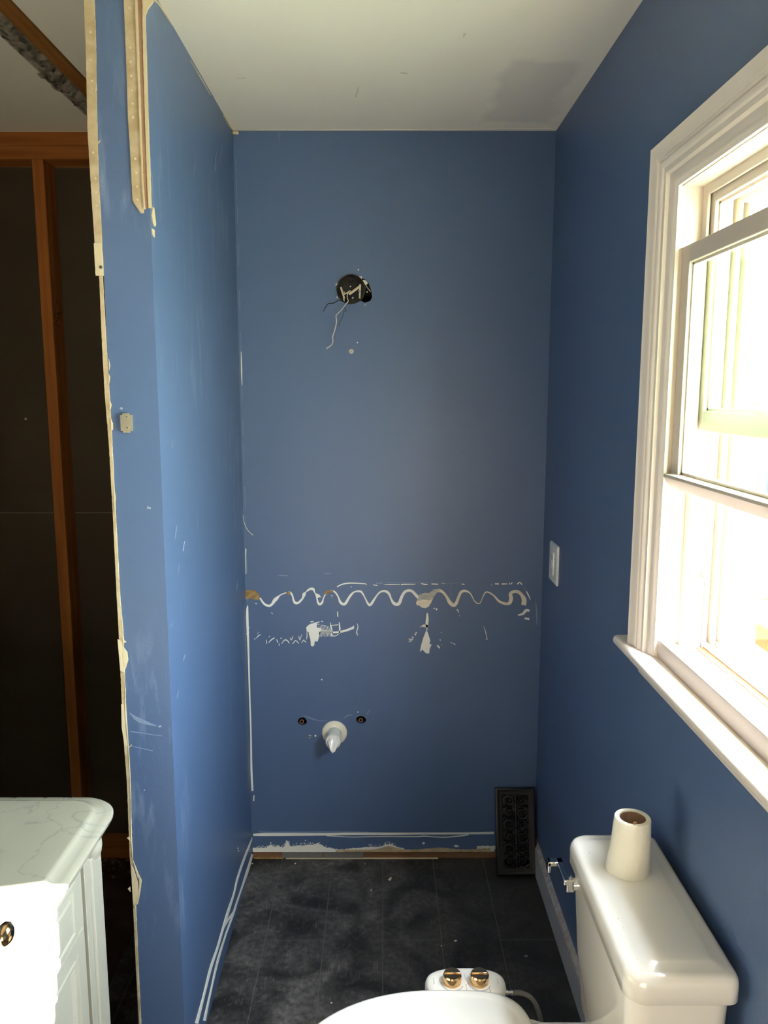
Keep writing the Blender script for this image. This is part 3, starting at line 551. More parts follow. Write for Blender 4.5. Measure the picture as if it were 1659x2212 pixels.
# ================================================================== framing in the next room
tp = tag(link('top_plate', box(BM(), -3.0, XE-.03, 2.615, 2.7035, 2.4005, ZC+.02), STUDX, bevel=.002, loc=(-1.5, 2.66, 2.40)), 'upper of the two long wooden plates tight under the dark room ceiling', 'framing timber')
tp2 = tag(link('top_plate', box(BM(), -3.0, XE-.03, 2.613, 2.7035, 2.360, 2.400), STUDX, bevel=.002, loc=(-1.5, 2.66, 2.36)), 'lower wooden plate resting on top of the orange wall stud', 'framing timber')
bp_ = tag(link('bottom_plate', box(BM(), -3.0, XE-.01, 2.612, 2.7035, -.004, .040), STUDX, bevel=.002, loc=(-1.5, 2.66, 0)), 'long wooden sole plate on the floor of the dark room', 'framing timber')
st = thing('wall_stud', 'upright orange pine stud between the plates in the dark room', 'framing timber', (-1.078, 2.657, .04))
link('stud_body', box(BM(), -1.0965, -1.060, 2.614, 2.7030, .040, 2.360), STUDW, st, bevel=.002)
bm = BM()
for i in range(16):
    y = 2.62+random.random()*.06; z = 1.93-.004*i-random.random()*.03; box(bm, -1.0605, -1.0596, y, y+.012*random.random()+.003, z, z+.0035)
link('ink_stamp', bm, BLACKP, st)
cj = tag(link('ceiling_joist', box(BM(), -.806, -.766, -1.15, 2.612, 2.432, 2.60), STUDY, bevel=.003, loc=(-.786, .7, 2.432)), 'long joist edge bared in the gap of the ceiling beside the fluffy wool', 'framing timber')
def wool():
    bm = BM(); ny, na = 190, 22; rings = []
    for i in range(ny+1):
        y = .6+i*(2.605-.6)/ny; r = []
        for j in range(na):
            a = 2*math.pi*j/na; v = Vector((math.cos(a)*.034, 0, math.sin(a)*.03))
            q = 1+.42*noise.noise(Vector((y*22, a*1.3, 0)))+.30*noise.noise(Vector((y*60, a*3, 4)))+.2*noise.noise(Vector((y*130, a*6, 7)))
            drop = .010 if 2.16 < y < 2.26 else 0
            r.append((-.842+v.x*q+.006*noise.noise(Vector((y*7, 1, 1))), y, 2.466+v.z*q-drop))
        rings.append(r)
    loft(bm, rings); return link('insulation_batt', bm, INSUL, smooth=80, loc=(-.842, 1.6, 2.44))
tag(wool(), 'grey fluffy insulation bulging from the gap in the dark room ceiling', 'insulation')
bm = BM()
for i in range(60):
    x = random.uniform(-1.1, -.60); y = 2.60-random.random()**2*.10; s = random.uniform(.003, .010); z = 0
    lathe(bm, [(s, z), (s*.8, z+s*.6), (s*.2, z+s*.9)], (x, y, -.004), (random.uniform(-.3, .3), random.uniform(-.3, .3), 1), 6)
o = link('plaster_rubble', bm, DEBRIS, loc=(-.85, 2.56, 0)); o['kind'] = 'stuff'; tag(o, 'plaster crumbs and dust heaped along the sole plate in the dark room', 'rubble')
tag(link('drywall_screw', lathe(BM(), [(.0045, 0), (.0045, .001), (.003, .0016)], P(55, 905, 1, 2.7050), (0, -1, 0), 12), STEEL, loc=P(55, 905, 1, 2.705)), 'tiny pale screw head in the bare drywall left of the stud', 'screw')

# ================================================================== things on the walls
# electrical box
c = P(758, 625, 1, YB); rb = .0465
eb = thing('electrical_box', 'round black electrical box with loose wires in the back wall hole', 'electrical box', (c.x, YB, c.z))
bm = BM(); q = [(rb-.004, -.004), (rb, -.004), (rb, .052), (.001, .052), (.001, .049), (rb-.004, .049)]
n = 40; rings = [[(c.x+r*math.cos(2*math.pi*i/n), YB+h, c.z+r*math.sin(2*math.pi*i/n)) for i in range(n)] for r, h in q]
loft(bm, rings, cap=False)
V = None; link('box_shell', bm, BLACKP, eb, smooth=40)
for x, y in ((757, 603), (763, 650)): link('screw_boss', lathe(BM(), [(.006, 0), (.006, .03)], P(x, y, 1, YB+.004), (0, 1, 0), 12), BLACKP, eb)
EARM = mat('zinc_ear', '#cfc4ae', .38, .7)
def bar(x0, y0, x1, y1, w, yy, name='mounting_ear', m=EARM, th=.0012):
    a = P(x0, y0, 1, yy); b = P(x1, y1, 1, yy); d = (b-a).normalized(); s = Vector((-d.z, 0, d.x))*w/2; bm = BM()
    prism(bm, [((a+s).x, (a+s).z), ((b+s).x, (b+s).z), ((b-s).x, (b-s).z), ((a-s).x, (a-s).z)], 1, yy, yy+th); return link(name, bm, m, eb, bevel=.0004)
bar(736, 620, 744, 645, .0058, YB+.012); bar(741, 634, 744, 655, .0045, YB+.011); bar(778, 614, 777, 645, .0055, YB+.012)
bar(754, 636, 778, 618, .0075, YB+.016, 'fixture_strap', mat('bare_strap', '#cdb9a4', .4, .6)); bar(743, 636, 757, 628, .004, YB+.014, 'fixture_strap')
for x, y in ((743, 632), (776, 629), (757, 619), (762, 644), (793, 631)):
    p = P(x, y, 1, YB+.010); bm = BM(); lathe(bm, [(.0034, 0), (.0034, .0012), (.0022, .002), (.0001, .0021)], p, (0, -1, 0), 14); s = link('screw_head', bm, CHROME, eb)
def wire(pts, r, m, name, n=8):
    bm = BM(); tube(bm, [P(x, y, 1, YB+d) for x, y, d in pts], r, n); return link(name, bm, m, eb, smooth=60)
wire([(757, 628, .02), (751, 634, .01), (750, 643, .0), (752, 651, -.010), (746, 658, -.016), (739, 668, -.020), (733, 674, -.024), (726, 682, -.027), (727, 694, -.028), (724, 710, -.030), (719, 727, -.032), (719, 738, -.033), (716, 745, -.034), (705, 753, -.036)], .0015, WIREW, 'white_wire')
wire([(752, 655, .01), (743, 652, -.004), (732, 649, -.014), (720, 655, -.022), (709, 656, -.03), (703, 664, -.034), (698, 673, -.036)], .0013, WIREB, 'black_wire')
wire([(745, 655, -.002), (744, 663, -.006), (748, 670, -.009), (746, 674, -.010), (742, 672, -.011), (741, 682, -.014), (736, 692, -.016), (732, 700, -.017), (733, 707, -.018)], .0007, WIREB, 'bare_ground_wire')
wire([(722, 620, -.001), (723, 635, -.003), (727, 645, -.001)], .0007, mat('blue_painted_wire', (.05, .11, .2, 1), .5), 'painted_wire')
bm = BM(); 
for pts in ([(776, 597), (782, 597), (782, 603), (777, 602)], [(783, 605), (791, 606), (795, 612), (790, 616), (785, 610)], [(730, 612), (727, 617), (724, 616), (729, 610)]): blob(bm, pts, 'back', .0012)
link('torn_white_patches', bm, WHITE, wb)
wire([(786, 606, .002), (790, 615, .004), (794, 622, .003), (801, 630, .001)], .0012, WIREW, 'cable_clamp_strip')
# little flat anchor
c = P(759, 759, 1, YB); an = thing('wall_anchor', 'small white plastic anchor flush in the blue wall below the hanging wires', 'wall anchor', c)
link('anchor_collar', lathe(BM(), [(.0078, 0), (.0072, .0014), (.0020, .0015), (.0014, .0006)], c, (0, -1, 0), 24), mat('grey_white_plastic', '#b9b3aa', .5), an, smooth=40)
link('anchor_hole', lathe(BM(), [(.0015, 0), (.0015, .0018)], c, (0, -1, 0), 12), BROWNP, an)
# supply stubs
for x, y, lab in ((652, 1558, 'copper water stub in the hole left of the white drain cover'), (779.5, 1555, 'copper water stub in the hole right of the white drain cover')):
    c = P(x, y, 1, YB+.006); n = 24; ps = thing('water_supply_stub', lab, 'pipe', (c.x, YB+.006, c.z), 'open water stubs in the back wall')
    bm = BM(); rings = [[(c.x+r*math.cos(2*math.pi*i/n), yy, c.z+r*math.sin(2*math.pi*i/n)) for i in range(n)] for r, yy in ((.0080, YB+.09), (.0080, YB+.004), (.0074, YB+.003), (.0050, YB+.003), (.0050, YB+.09))]
    loft(bm, rings, cap=False); link('pipe', bm, COPPER, ps, smooth=40)
    link('pipe_bore_shade', lathe(BM(), [(.0049, 0), (.0049, .002)], (c.x, YB+.02, c.z), (0, -1, 0), 16), DARK, ps)  # dark disc stands for the shade inside the open pipe
# drain with escutcheon and plastic wrap
c = P(722.5, 1583, 1, YB); dr = thing('drain_pipe', 'white drain pipe with round cover plate and clear wrap over its mouth', 'pipe', (c.x, YB, c.z))
link('escutcheon', lathe(BM(), [(.0440, 0), (.0436, .002), (.040, .005), (.032, .008), (.0245, .0095), (.0245, .006)], c, (0, -1, 0), 48), mat('ivory_plastic', '#dcd5c2', .25), dr, smooth=50)
link('pipe', lathe(BM(), [(.0238, 0), (.0238, .062), (.0225, .064), (.019, .064)], c, (0, -1, 0), 40), WHITEP, dr, smooth=35)
link('coupling_ring', lathe(BM(), [(.0238, .050), (.0262, .051), (.0266, .062), (.0262, .072), (.024, .075), (.020, .075)], c, (0, -1, 0), 40), WHITEP, dr, smooth=35)
bm = BM(); rings = []
for k in range(9):
    t = k/8; n = 36; r = []
    for i in range(n):
        a = 2*math.pi*i/n; f = 1+.16*t*math.sin(a*7+1.3*t)+.10*t*math.sin(a*11-2*t)
        rr = .0215*(1-.62*t**1.8)*f; r.append((c.x+rr*math.cos(a)*(1-.1*t), YB-.070-.026*t-.004*math.sin(a*3)*t, c.z+rr*math.sin(a)*(1-.2*t)-.020*t*t))
    rings.append(r)
loft(bm, rings); link('plastic_wrap', bm, WRAP, dr, smooth=60)
# cover plate on the right wall (outlet with test buttons)
op = thing('outlet', 'small upright white outlet cover on the right wall beside the back corner', 'electrical outlet', (XR, 2.42, 1.113))
bm = BM(); y0, y1, z0, z1 = 2.365, 2.475, 1.0515, 1.1755
rings = [[(XR-d, y, z) for y, z in rrect(y0+i, y1-i, z0+i, z1-i, r, 4)] for d, i, r in ((0, 0, .004), (.0035, 0, .004), (.0065, .004, .004), (.0070, .012, .004))]
loft(bm, rings); link('cover_plate', bm, WHITEP, op, smooth=20)
bm = BM(); loft(bm, [[(XR-d, y, z) for y, z in rrect(2.402+i, 2.438-i, 1.078+i, 1.150-i, .002, 2)] for d, i in ((.006, 0), (.0094, 0), (.0098, .001))]); ri = link('receptacle', bm, WHITEP, op, smooth=25)
for z in (1.110, 1.118): link('test_button', box(BM(), XR-.0110, XR-.0096, 2.412, 2.428, z-.003, z+.003), WHITEP, op, bevel=.0004)
for z in (1.092, 1.135):
    bm = BM()
    for y in (2.414, 2.426): box(bm, XR-.00995, XR-.0095, y-.001, y+.001, z-.003, z+.004)
    lathe(bm, [(.0022, 0), (.0022, .0004)], (XR-.0096, 2.42, z-.007), (-1, 0, 0), 10); link('socket_slots', bm, mat('slot_grey', '#5a5854', .7), op)
for z in (1.070, 1.158): link('screw_head', lathe(BM(), [(.003, 0), (.0028, .001), (.0001, .0012)], (XR-.0068, 2.42, z), (-1, 0, 0), 12), WHITEP, op)
# steel bracket on the end of the stub wall
a = P(260.5, 893, 1, YE); b = P(287.5, 934, 1, YE)
mb = thing('wall_bracket', 'small steel bracket with two screws on the end of the blue stub wall', 'bracket', ((a.x+b.x)/2, YE, (a.z+b.z)/2))
bm = BM(); X0, X1, Z0, Z1 = a.x, b.x, b.z, a.z
box(bm, X0, X1, YE-.0060, YE-.0045, Z0+.003, Z1-.003); box(bm, X0, X0+.001, YE-.0060, YE, Z0+.003, Z1-.003); box(bm, X1-.001, X1, YE-.006, YE, Z0+.003, Z1-.003)
prism(bm, [(X0+.004, Z1-.004), (X0+.005, Z1+.0005), (X1-.006, Z1+.0005), (X1-.005, Z1-.004)], 1, YE-.0052, YE-.001); prism(bm, [(X0+.004, Z0+.004), (X0+.005, Z0-.0005), (X1-.006, Z0-.0005), (X1-.005, Z0+.004)], 1, YE-.0052, YE-.001)
link('bracket_plate', bm, STEEL, mb, bevel=.0003)
for x, y in ((274, 900.5), (275.5, 924)):
    p = P(x, y, 1, YE-.0060); bm = BM(); lathe(bm, [(.0042, 0), (.0040, .0009), (.0016, .0012), (.0012, .0003)], p, (0, -1, 0), 16); s = link('screw', bm, STEEL, mb, smooth=40)
    link('drive_recess', lathe(BM(), [(.0011, 0), (.0011, .0016)], p, (0, -1, 0), 8), DARK, mb)
p = P(218, 577, 1, YE-.004); tag(link('drywall_screw', lathe(BM(), [(.0034, 0), (.0034, .001), (.0014, .0014), (.001, .0004)], p, (0, -1, 0), 16), mat('dark_screw', '#6c685f', .5, .6), loc=p), 'dark screw head in the torn tan edge of the stub wall', 'screw')
p = P(343, 1570, 1, YE-.0001)
p = P(1553, 1300, 0, XR)

# floor register leaning in the corner
def register():
    # local frame: u across (x), v up the slope, n out of the face
    b0 = Vector((.390, 2.500, .002)); hgt = .290; top_y = YB-.003
    lean = math.asin((top_y-.012-b0.y)/hgt)
    U = Vector((1, 0, 0)); V_ = Vector((0, math.sin(lean), math.cos(lean))); N_ = Vector((0, -math.cos(lean), math.sin(lean)))
    wd_ = .140; L3 = lambda u, v, n: b0+U*u+V_*v+N_*n
    th = thing('floor_register', 'black cast scrollwork floor register leaning in the back corner', 'floor register', (b0.x+wd_/2, b0.y, 0))
    def lb(bm, u0, u1, v0, v1, n0, n1):
        s = bm.verts[:] ; k = len(bm.verts); box(bm, u0, u1, v0, v1, n0, n1)
        bm.verts.ensure_lookup_table()
        for vv in bm.verts[k:]: vv.co = L3(*vv.co)
    bm = BM(); fw = .026
    # frame as four bevelled rails
    rg = [[L3(i+(u*(wd_-2*i)), i+(v*(hgt-2*i)), n_) for u, v in ((0, 0), (1, 0), (1, 1), (0, 1))] for i, n_ in ((.0005, 0), (0, .0008), (.0018, .0042), (.0045, .0058), (.0075, .0060), (.0105, .0042), (fw-.006, .0042), (fw-.002, .0030), (fw, .0022), (fw, -.0005))]
    loft(bm, rg, cap=False); link('face_frame', bm, IRON, th, smooth=60)
    bm = BM(); cw = (wd_-2*fw)/2; ch = (hgt-2*fw)/6
    def ring(cu, cv, r, a0=0, a1=360, rt=.0026, sp=0, flip=1):
        pts = []
        for i in range(19):
            t = i/18; a = R(a0+(a1-a0)*t); rr = r*(1-sp*t); pts.append(L3(cu+flip*rr*math.cos(a), cv+rr*math.sin(a), .0022))
        tube(bm, pts, rt, 6, 1, curve=False)
    for r_ in range(6):
        for c_ in range(2):
            cu = fw+cw*(c_+.5); cv = fw+ch*(r_+.5); fl = 1 if c_ == 0 else -1; up = 1 if r_ % 2 == 0 else -1
            ring(cu, cv, cw*.46, 200*up, 200*up+400*up, .0040, .70, fl)
            ring(fw+cw*(c_+.5)-fl*cw*.02, cv, cw*.14, 0, 360, .0030)
            ring(cu+fl*cw*.44, cv+up*ch*.46, cw*.20, 0, 360, .0030)
            tube(bm, [L3(cu-fl*cw*.48, cv-up*ch*.45, .0022), L3(cu-fl*cw*.30, cv-up*ch*.30, .0022)], .0036, 6, 1, curve=False)
        tube(bm, [L3(fw, fw+ch*r_, .0022), L3(fw+cw*.35, fw+ch*r_+.003, .0022), L3(fw+cw, fw+ch*r_, .0022), L3(fw+cw*1.65, fw+ch*r_+.003, .0022), L3(wd_-fw, fw+ch*r_, .0022)], .0032, 6, 4)
    tube(bm, [L3(fw+cw, fw, .0022), L3(fw+cw, hgt-fw, .0022)], .0034, 6, 1, curve=False)
    link('scroll_grille', bm, IRON, th, smooth=60)
    bm = BM()                                                 # damper box behind
    for u0, u1, v0, v1 in ((.016, .018, .016, hgt-.016), (wd_-.018, wd_-.016, .016, hgt-.016), (.018, wd_-.018, .016, .018), (.018, wd_-.018, hgt-.018, hgt-.016)): lb(bm, u0, u1, v0, v1, -.010, -.0005)
    link('collar', bm, IRON, th)
    bm = BM()
    for k in range(4):
        u = .030+k*.0265; lb(bm, u-.012, u+.011, .05, hgt-.02, -.009, -.0082)
    link('damper_louvre', bm, BLACKP, th)
register()

# ================================================================== toilet
TY = 1.232
toi = thing('toilet', 'white two-piece toilet under the window with its lid closed', 'toilet', (.1, TY, 0))
def tring(x0, x1, y0, y1, z, r, bow=0, n=8):
    out = []
    for x, y in rrect(x0, x1, y0, y1, r, n):
        t = (y-(y0+y1)/2)/((y1-y0)/2); k = (x1-x)/(x1-x0); out.append((x-bow*(1-t*t)*max(0, k), y, z))
    return out
# tank body
bm = BM(); loft(bm, [tring(.395, .512, 1.085, 1.380, .415, .03, .006), tring(.385, .515, 1.072, 1.392, .47, .03, .007), tring(.374, .519, 1.058, 1.405, .60, .03, .008), tring(.367, .521, 1.047, 1.417, .752, .03, .008)])
link('tank', bm, PORC, toi, smooth=50, bevel=.006, seg=3)
bm = BM(); X0, X1, Y0, Y1 = .3585, .5265, 1.037, 1.426
rr = [.020, .030, .030, .020]
def lr(i, z, dr=0): return tring(X0+i, X1-i, Y0+i, Y1-i, z, [max(.006, q-i*.6) for q in rr], .005)
loft(bm, [lr(.004, .750), lr(0, .754), lr(0, .778), lr(.0012, .7865), lr(.0045, .7925), lr(.009, .7958), lr(.014, .7970), lr(.026, .7985), lr(.031, .8005), lr(.037, .8018), lr(.055, .802)])
link('tank_lid', bm, PORC, toi, smooth=60)
bm = BM()
for i in range(34):
    x = random.uniform(.375, .51); y = random.uniform(1.06, 1.40); s = random.uniform(.0004, .0010)
    lathe(bm, [(s, 0), (s*.5, .0004)], (x, y, .8006), (0, 0, 1), 5)
for i in range(8): lathe(bm, [(.0012, 0), (.0006, .0006)], (.403+random.uniform(-.004, .004), 1.372+random.uniform(-.004, .003), .8006), (0, 0, 1), 5)
o = link('dust_speck', bm, mat('brown_dust', '#6b5548', .9), toi); o['kind'] = 'stuff'
# lever
lv = bpy.data.objects.new('flush_lever', None); COL.objects.link(lv); lv.parent = toi; lv.location = (.365, 1.375, .715); lv.matrix_parent_inverse = Matrix.Translation(-toi.location)
bm = BM(); lathe(bm, [(.015, 0), (.015, .003), (.012, .006), (.012, .014)], (.372, 1.375, .722), (-1, 0, 0), 28); link('lever_escutcheon', bm, CHROME, lv, smooth=40)
bm = BM(); box(bm, .346, .360, 1.368, 1.385, .708, .734); box(bm, .340, .352, 1.366, 1.440, .724, .7345); box(bm, .322, .352, 1.424, 1.442, .725, .7345); box(bm, .322, .329, 1.424, 1.442, .711, .7345)
link('lever_handle', bm, CHROME, lv, bevel=.0018)
# bowl and pedestal: egg sections
def egg(z, xf, xb, hw, n=40, back=2.6, w=.42):
    out = []; cx = xb-(xb-xf)*w
    for i in range(n):
        a = 2*math.pi*i/n; c_, s_ = math.cos(a), math.sin(a)
        rx = (xb-cx) if c_ > 0 else (cx-xf); e = 2.0 if c_ < 0 else back
        x = cx+rx*math.copysign(abs(c_)**(2/e), c_); y = TY+hw*math.copysign(abs(s_)**(2/e), s_); out.append((x, y, z))
    return out
bm = BM(); loft(bm, [egg(0, -.03, .40, .115), egg(.03, -.025, .40, .110), egg(.12, -.03, .39, .098), egg(.22, -.075, .40, .118), egg(.32, -.135, .41, .165), egg(.385, -.150, .415, .182), egg(.408, -.152, .405, .184), egg(.4155, -.148, .402, .180)])
link('bowl', bm, PORC, toi, smooth=60)
bm = BM(); loft(bm, [tring(.27, .46, TY-.155, TY+.155, .385, .05), tring(.26, .46, TY-.16, TY+.16, .412, .05), tring(.265, .458, TY-.155, TY+.155, .4195, .048)]); link('bowl_shelf', bm, PORC, toi, smooth=50, bevel=.003)
def seatring(z, i, xf=-.170, xb=.288, hw=.192):
    return egg(z, xf+i, xb-i, hw-i, 72, 4.2, .40)
bm = BM(); loft(bm, [seatring(.424, .006), seatring(.426, .002), seatring(.440, .002), seatring(.442, .008)]); link('seat_ring', bm, SEATP, toi, smooth=50)
bm = BM(); loft(bm, [seatring(.443, .003), seatring(.4435, 0), seatring(.455, 0), seatring(.4610, .003), seatring(.464, .010), seatring(.4625, .020), seatring(.4625, .026), seatring(.4660, .045), seatring(.470, .09), seatring(.471, .13)]); link('seat_lid', bm, SEATP, toi, smooth=70)
for y in (TY-.085, TY+.045): link('seat_hinge', box(BM(), .280, .312, y, y+.04, .42, .446), SEATP, toi, bevel=.004)
# bidet attachment
bi = thing('bidet_attachment', 'white side panel with two gold dials clamped beside the toilet seat', 'bidet attachment', (.172, 1.47, .43))
def pr_(z, i, zc=0):
    out = []; cx, cy, hx, hy = .1705, 1.4695, .0835-i, .044-i
    for k in range(48):
        a = 2*math.pi*k/48; e = 2.5; out.append((cx+hx*math.copysign(abs(math.cos(a))**(2/e), math.cos(a)), cy+hy*math.copysign(abs(math.sin(a))**(2/e), math.sin(a)), z))
    return out
bm = BM(); loft(bm, [pr_(.402, .012), pr_(.404, .004), pr_(.412, 0), pr_(.430, 0), pr_(.438, .003), pr_(.4425, .009), pr_(.4440, .018)]); link('control_panel', bm, SEATP, bi, smooth=50)
link('mounting_plate', box(BM(), .11, .24, 1.34, 1.44, .4203, .4237), SEATP, bi)
for x, y in ((.1425, 1.463), (.1985, 1.463)):
    k = link('dial', lathe(BM(), [(.0165, 0), (.0185, .001), (.0190, .008), (.0188, .018), (.0172, .0210), (.012, .0215)], (x, y, .4430), (0, 0, 1), 40), GOLD, bi, smooth=25)
    link('dial_grip', prism(BM(), [(x-.0170, y-.0015), (x+.0170, y-.0015), (x+.0170, y+.0015), (x-.0170, y+.0015)], 2, .4640, .4665), GOLD, k, bevel=.0008)
    bm = BM(); n = 30; t0, t1 = R(180), R(330)
    rings = []
    for i in range(n+1):
        a = t0+(t1-t0)*i/n; rings.append([(x+r*math.cos(a), y+r*math.sin(a), z) for r, z in ((.0225, .4436), (.0225, .4446), (.0245, .4446), (.0245, .4436))])
    loft(bm, rings); link('dial_scale', bm, mat('pale_grey_print', '#b9b3ad', .6), bi)
for x, y, s in ((.105, 1.466, .0008), (.170, 1.478, .0008), (.170, 1.449, .0008), (.236, 1.466, .0008), (.217, 1.444, .0008)):
    bm = BM()
    for i in range(5): box(bm, x-.0008, x+.0008, y-.008+i*.0036, y-.008+i*.0036+.0018, .4410, .4443)
    link('panel_marking', bm, mat('grey_panel_print', '#a8a49e', .6), bi)
ho_ = thing('bidet_hose', 'braided steel hose curving from the bidet panel to the floor', 'hose', (.26, 1.46, .42))
link('hose_nut', lathe(BM(), [(.0062, 0), (.0062, .007), (.0052, .008), (.0052, .012), (.0064, .013), (.0064, .016)], (.250, 1.458, .424), (1, -.05, 0), 16), CHROME, ho_)
bm = BM(); tube(bm, [(.265, 1.457, .424), (.285, 1.456, .424), (.305, 1.450, .415), (.318, 1.438, .39), (.325, 1.420, .345), (.330, 1.400, .28), (.340, 1.38, .22), (.37, 1.40, .16), (.45, 1.43, .14), (.53, 1.44, .14)], .0055, 12, 8); link('braided_line', bm, BRAID, ho_, smooth=60)

# toilet paper roll, nearly used up, flaring loosely at its foot
tr = thing('toilet_paper_roll', 'nearly empty toilet roll standing on end on the tank lid', 'toilet paper', (.437, 1.296, .8016))
bm = BM(); rings = []
n = 48; cx, cy = .438, 1.296
def rr_(z, r, sx=0, fl=0):
    out = []
    for i in range(n):
        a = 2*math.pi*i/n; q = r*(1+.010*math.sin(3*a+1)) + fl*max(0, -math.cos(a+.15))**3
        out.append((cx+sx+q*math.cos(a), cy+q*math.sin(a), z))
    return out
z0 = .8016; rings = [rr_(z0, .0345, 0, .007), rr_(z0+.02, .0340, 0, .005), rr_(z0+.05, .0328, .001, .0025), rr_(z0+.08, .0318, .001, .001), rr_(z0+.0985, .0312, .001), rr_(z0+.1005, .0300, .001), rr_(z0+.1005, .0232, .001), rr_(z0+.098, .0222, .001), rr_(z0+.01, .0222, 0)]
loft(bm, rings, cap=False); link('tissue', bm, PAPER, tr, smooth=50)
bm = BM(); loft(bm, [rr_(z0+.0985, .0226, .001), rr_(z0+.0990, .0218, .001), rr_(z0+.0985, .0212, .001), rr_(z0+.001, .0212), rr_(z0, .0222)], cap=False); link('cardboard_tube', bm, CORE, tr, smooth=50)
bm = BM(); blob_pts = [(.020, -.006), (.026, -.002), (.024, .003), (.019, 0)]
bm = BM(); prism(bm, [(cx-.006, cy-.0235), (cx-.001, cy-.0245), (cx+.002, cy-.0215), (cx-.003, cy-.0205)], 2, z0+.100, z0+.104); link('torn_scrap', bm, KRAFT, tr)

# ================================================================== vanity
vn = thing('vanity_cabinet', 'white vanity cabinet with a marble top in the near left corner', 'cabinet', (-.80, 1.0, 0))
VX, VYF, VYN = -.545, 1.385, .25
bm = BM(); box(bm, -1.08, VX, VYN, VYF, .10, .826); box(bm, -1.08, VX-.05, VYN, VYF, .0, .10)
link('carcass', bm, CAB, vn, bevel=.002)
# slab with stacked ogee edge, far right corner rounded
SX1, SYF = -.512, 1.468
def sl(i, z): return [(x, y, z) for x, y in rrect(-1.10, SX1-i, VYN-.02, SYF-i, [.075-i*.6, .02, .02, .03], 14)]
bm = BM(); loft(bm, [sl(.018, .826), sl(.010, .828), sl(.004, .833), sl(.002, .838), sl(0, .841), sl(0, .846), sl(.004, .8495), sl(.014, .851), sl(.026, .8535), sl(.030, .857), sl(.034, .8595), sl(.038, .860), sl(.06, .860)])
link('countertop', bm, MARBLE, vn, smooth=38)
# bracket under the corner, corner post with fluting, frame, drawer, door
lathe_p = [(.001, .778), (.016, .780), (.021, .790), (.023, .803), (.022, .815), (.018, .826)]
bm = BM(); lathe(bm, [(r, z-.778) for r, z in lathe_p], (-.548, 1.372, .778), (0, 0, 1), 24); link('post_cap', bm, CAB, vn, smooth=50)
bm = BM(); prism(bm, [(-.560, 1.400), (-.541, 1.400), (-.536, 1.395), (-.536, 1.350), (-.540, 1.346), (-.560, 1.346)], 2, .012, .790); box(bm, -.560, -.5385, 1.318, 1.3425, .012, .822)
link('corner_post', bm, CAB, vn, bevel=.0012)
def panel(name, y0, y1, z0, z1, th, steps):
    bm = BM(); rings = [[(VX+d, y, z) for y, z in ((y0+i, z0+i), (y1-i, z0+i), (y1-i, z1-i), (y0+i, z1-i))] for d, i in steps]
    loft(bm, rings); return link(name, bm, CAB, vn, smooth=20)
d1 = panel('drawer_front', .70, 1.262, .700, .806, 0, [(-.004, 0), (.012, 0), (.014, .002), (.014, .014), (.0115, .017), (.0115, .022), (.014, .026), (.0145, .030)])
panel('drawer_front', .27, .685, .700, .806, 0, [(-.004, 0), (.012, 0), (.014, .002), (.014, .014), (.0115, .017), (.0115, .022), (.014, .026), (.0145, .030)])
dd = panel('door', .765, 1.300, .12, .690, 0, [(-.004, 0), (.005, 0), (.007, .002), (.007, .030), (.004, .033), (.004, .038), (.006, .040), (.006, .046), (.001, .054), (.001, .070)])
panel('door', .27, .755, .12, .690, 0, [(-.004, 0), (.005, 0), (.007, .002), (.007, .030), (.004, .033), (.004, .038), (.006, .040), (.006, .046), (.001, .054), (.001, .070)])
kp = P(12, 2018, 0, VX+.045)
link('knob', lathe(BM(), [(.010, 0), (.009, .003), (.0045, .006), (.0045, .018), (.011, .022), (.0155, .028), (.0150, .034), (.009, .039), (.003, .0405)], (VX+.0145, kp.y, kp.z), (1, 0, 0), 28), GOLD, d1, smooth=50)

# ================================================================== chips on the floor
def chip(px, py, s, lab, m, rot=0, name='paint_chip', cat='paint chip'):
    c = P(px, py, 2, .0); bm = BM(); pts = []
    for i in range(7):
        a = 2*math.pi*i/7+rot; r = s*random.uniform(.6, 1.15)*(1 if abs(math.sin(a-rot)) < .6 else .6); pts.append((c.x+r*math.cos(a), c.y+r*math.sin(a)))
    prism(bm, pts, 2, .0002, .0022); return tag(link(name, bm, m, loc=(c.x, c.y, .0002)), lab, cat)
chip(843, 1899, .009, 'largest cream paint chip on the black floor, out towards the back wall', CREAM, 1)
chip(802, 1924, .003, 'pale crumb on the black floor just left of the largest paint chip', WHITE)
chip(984, 2033, .0055, 'thin white sliver on the black floor behind the gold dials', WHITE, .2)
chip(953, 2044, .002, 'tiny white speck on the floor left of the thin white sliver', WHITE)
chip(1137, 2066, .007, 'dull grey smudge of plaster on the floor by the toilet tank', mat('grey_plaster', '#8b8882', .9), .4)
chip(545, 1866, .004, 'small pale chip on the floor in the far left corner', TAN2)
chip(638, 1866, .003, 'white crumb on the floor below the grey cement patch', WHITE); chip(788, 1867, .003, 'white crumb at the back floor edge under the middle of the wall', WHITE)
chip(716, 2167, .003, 'pale speck on the floor beside the left rim of the toilet seat', WHITE)

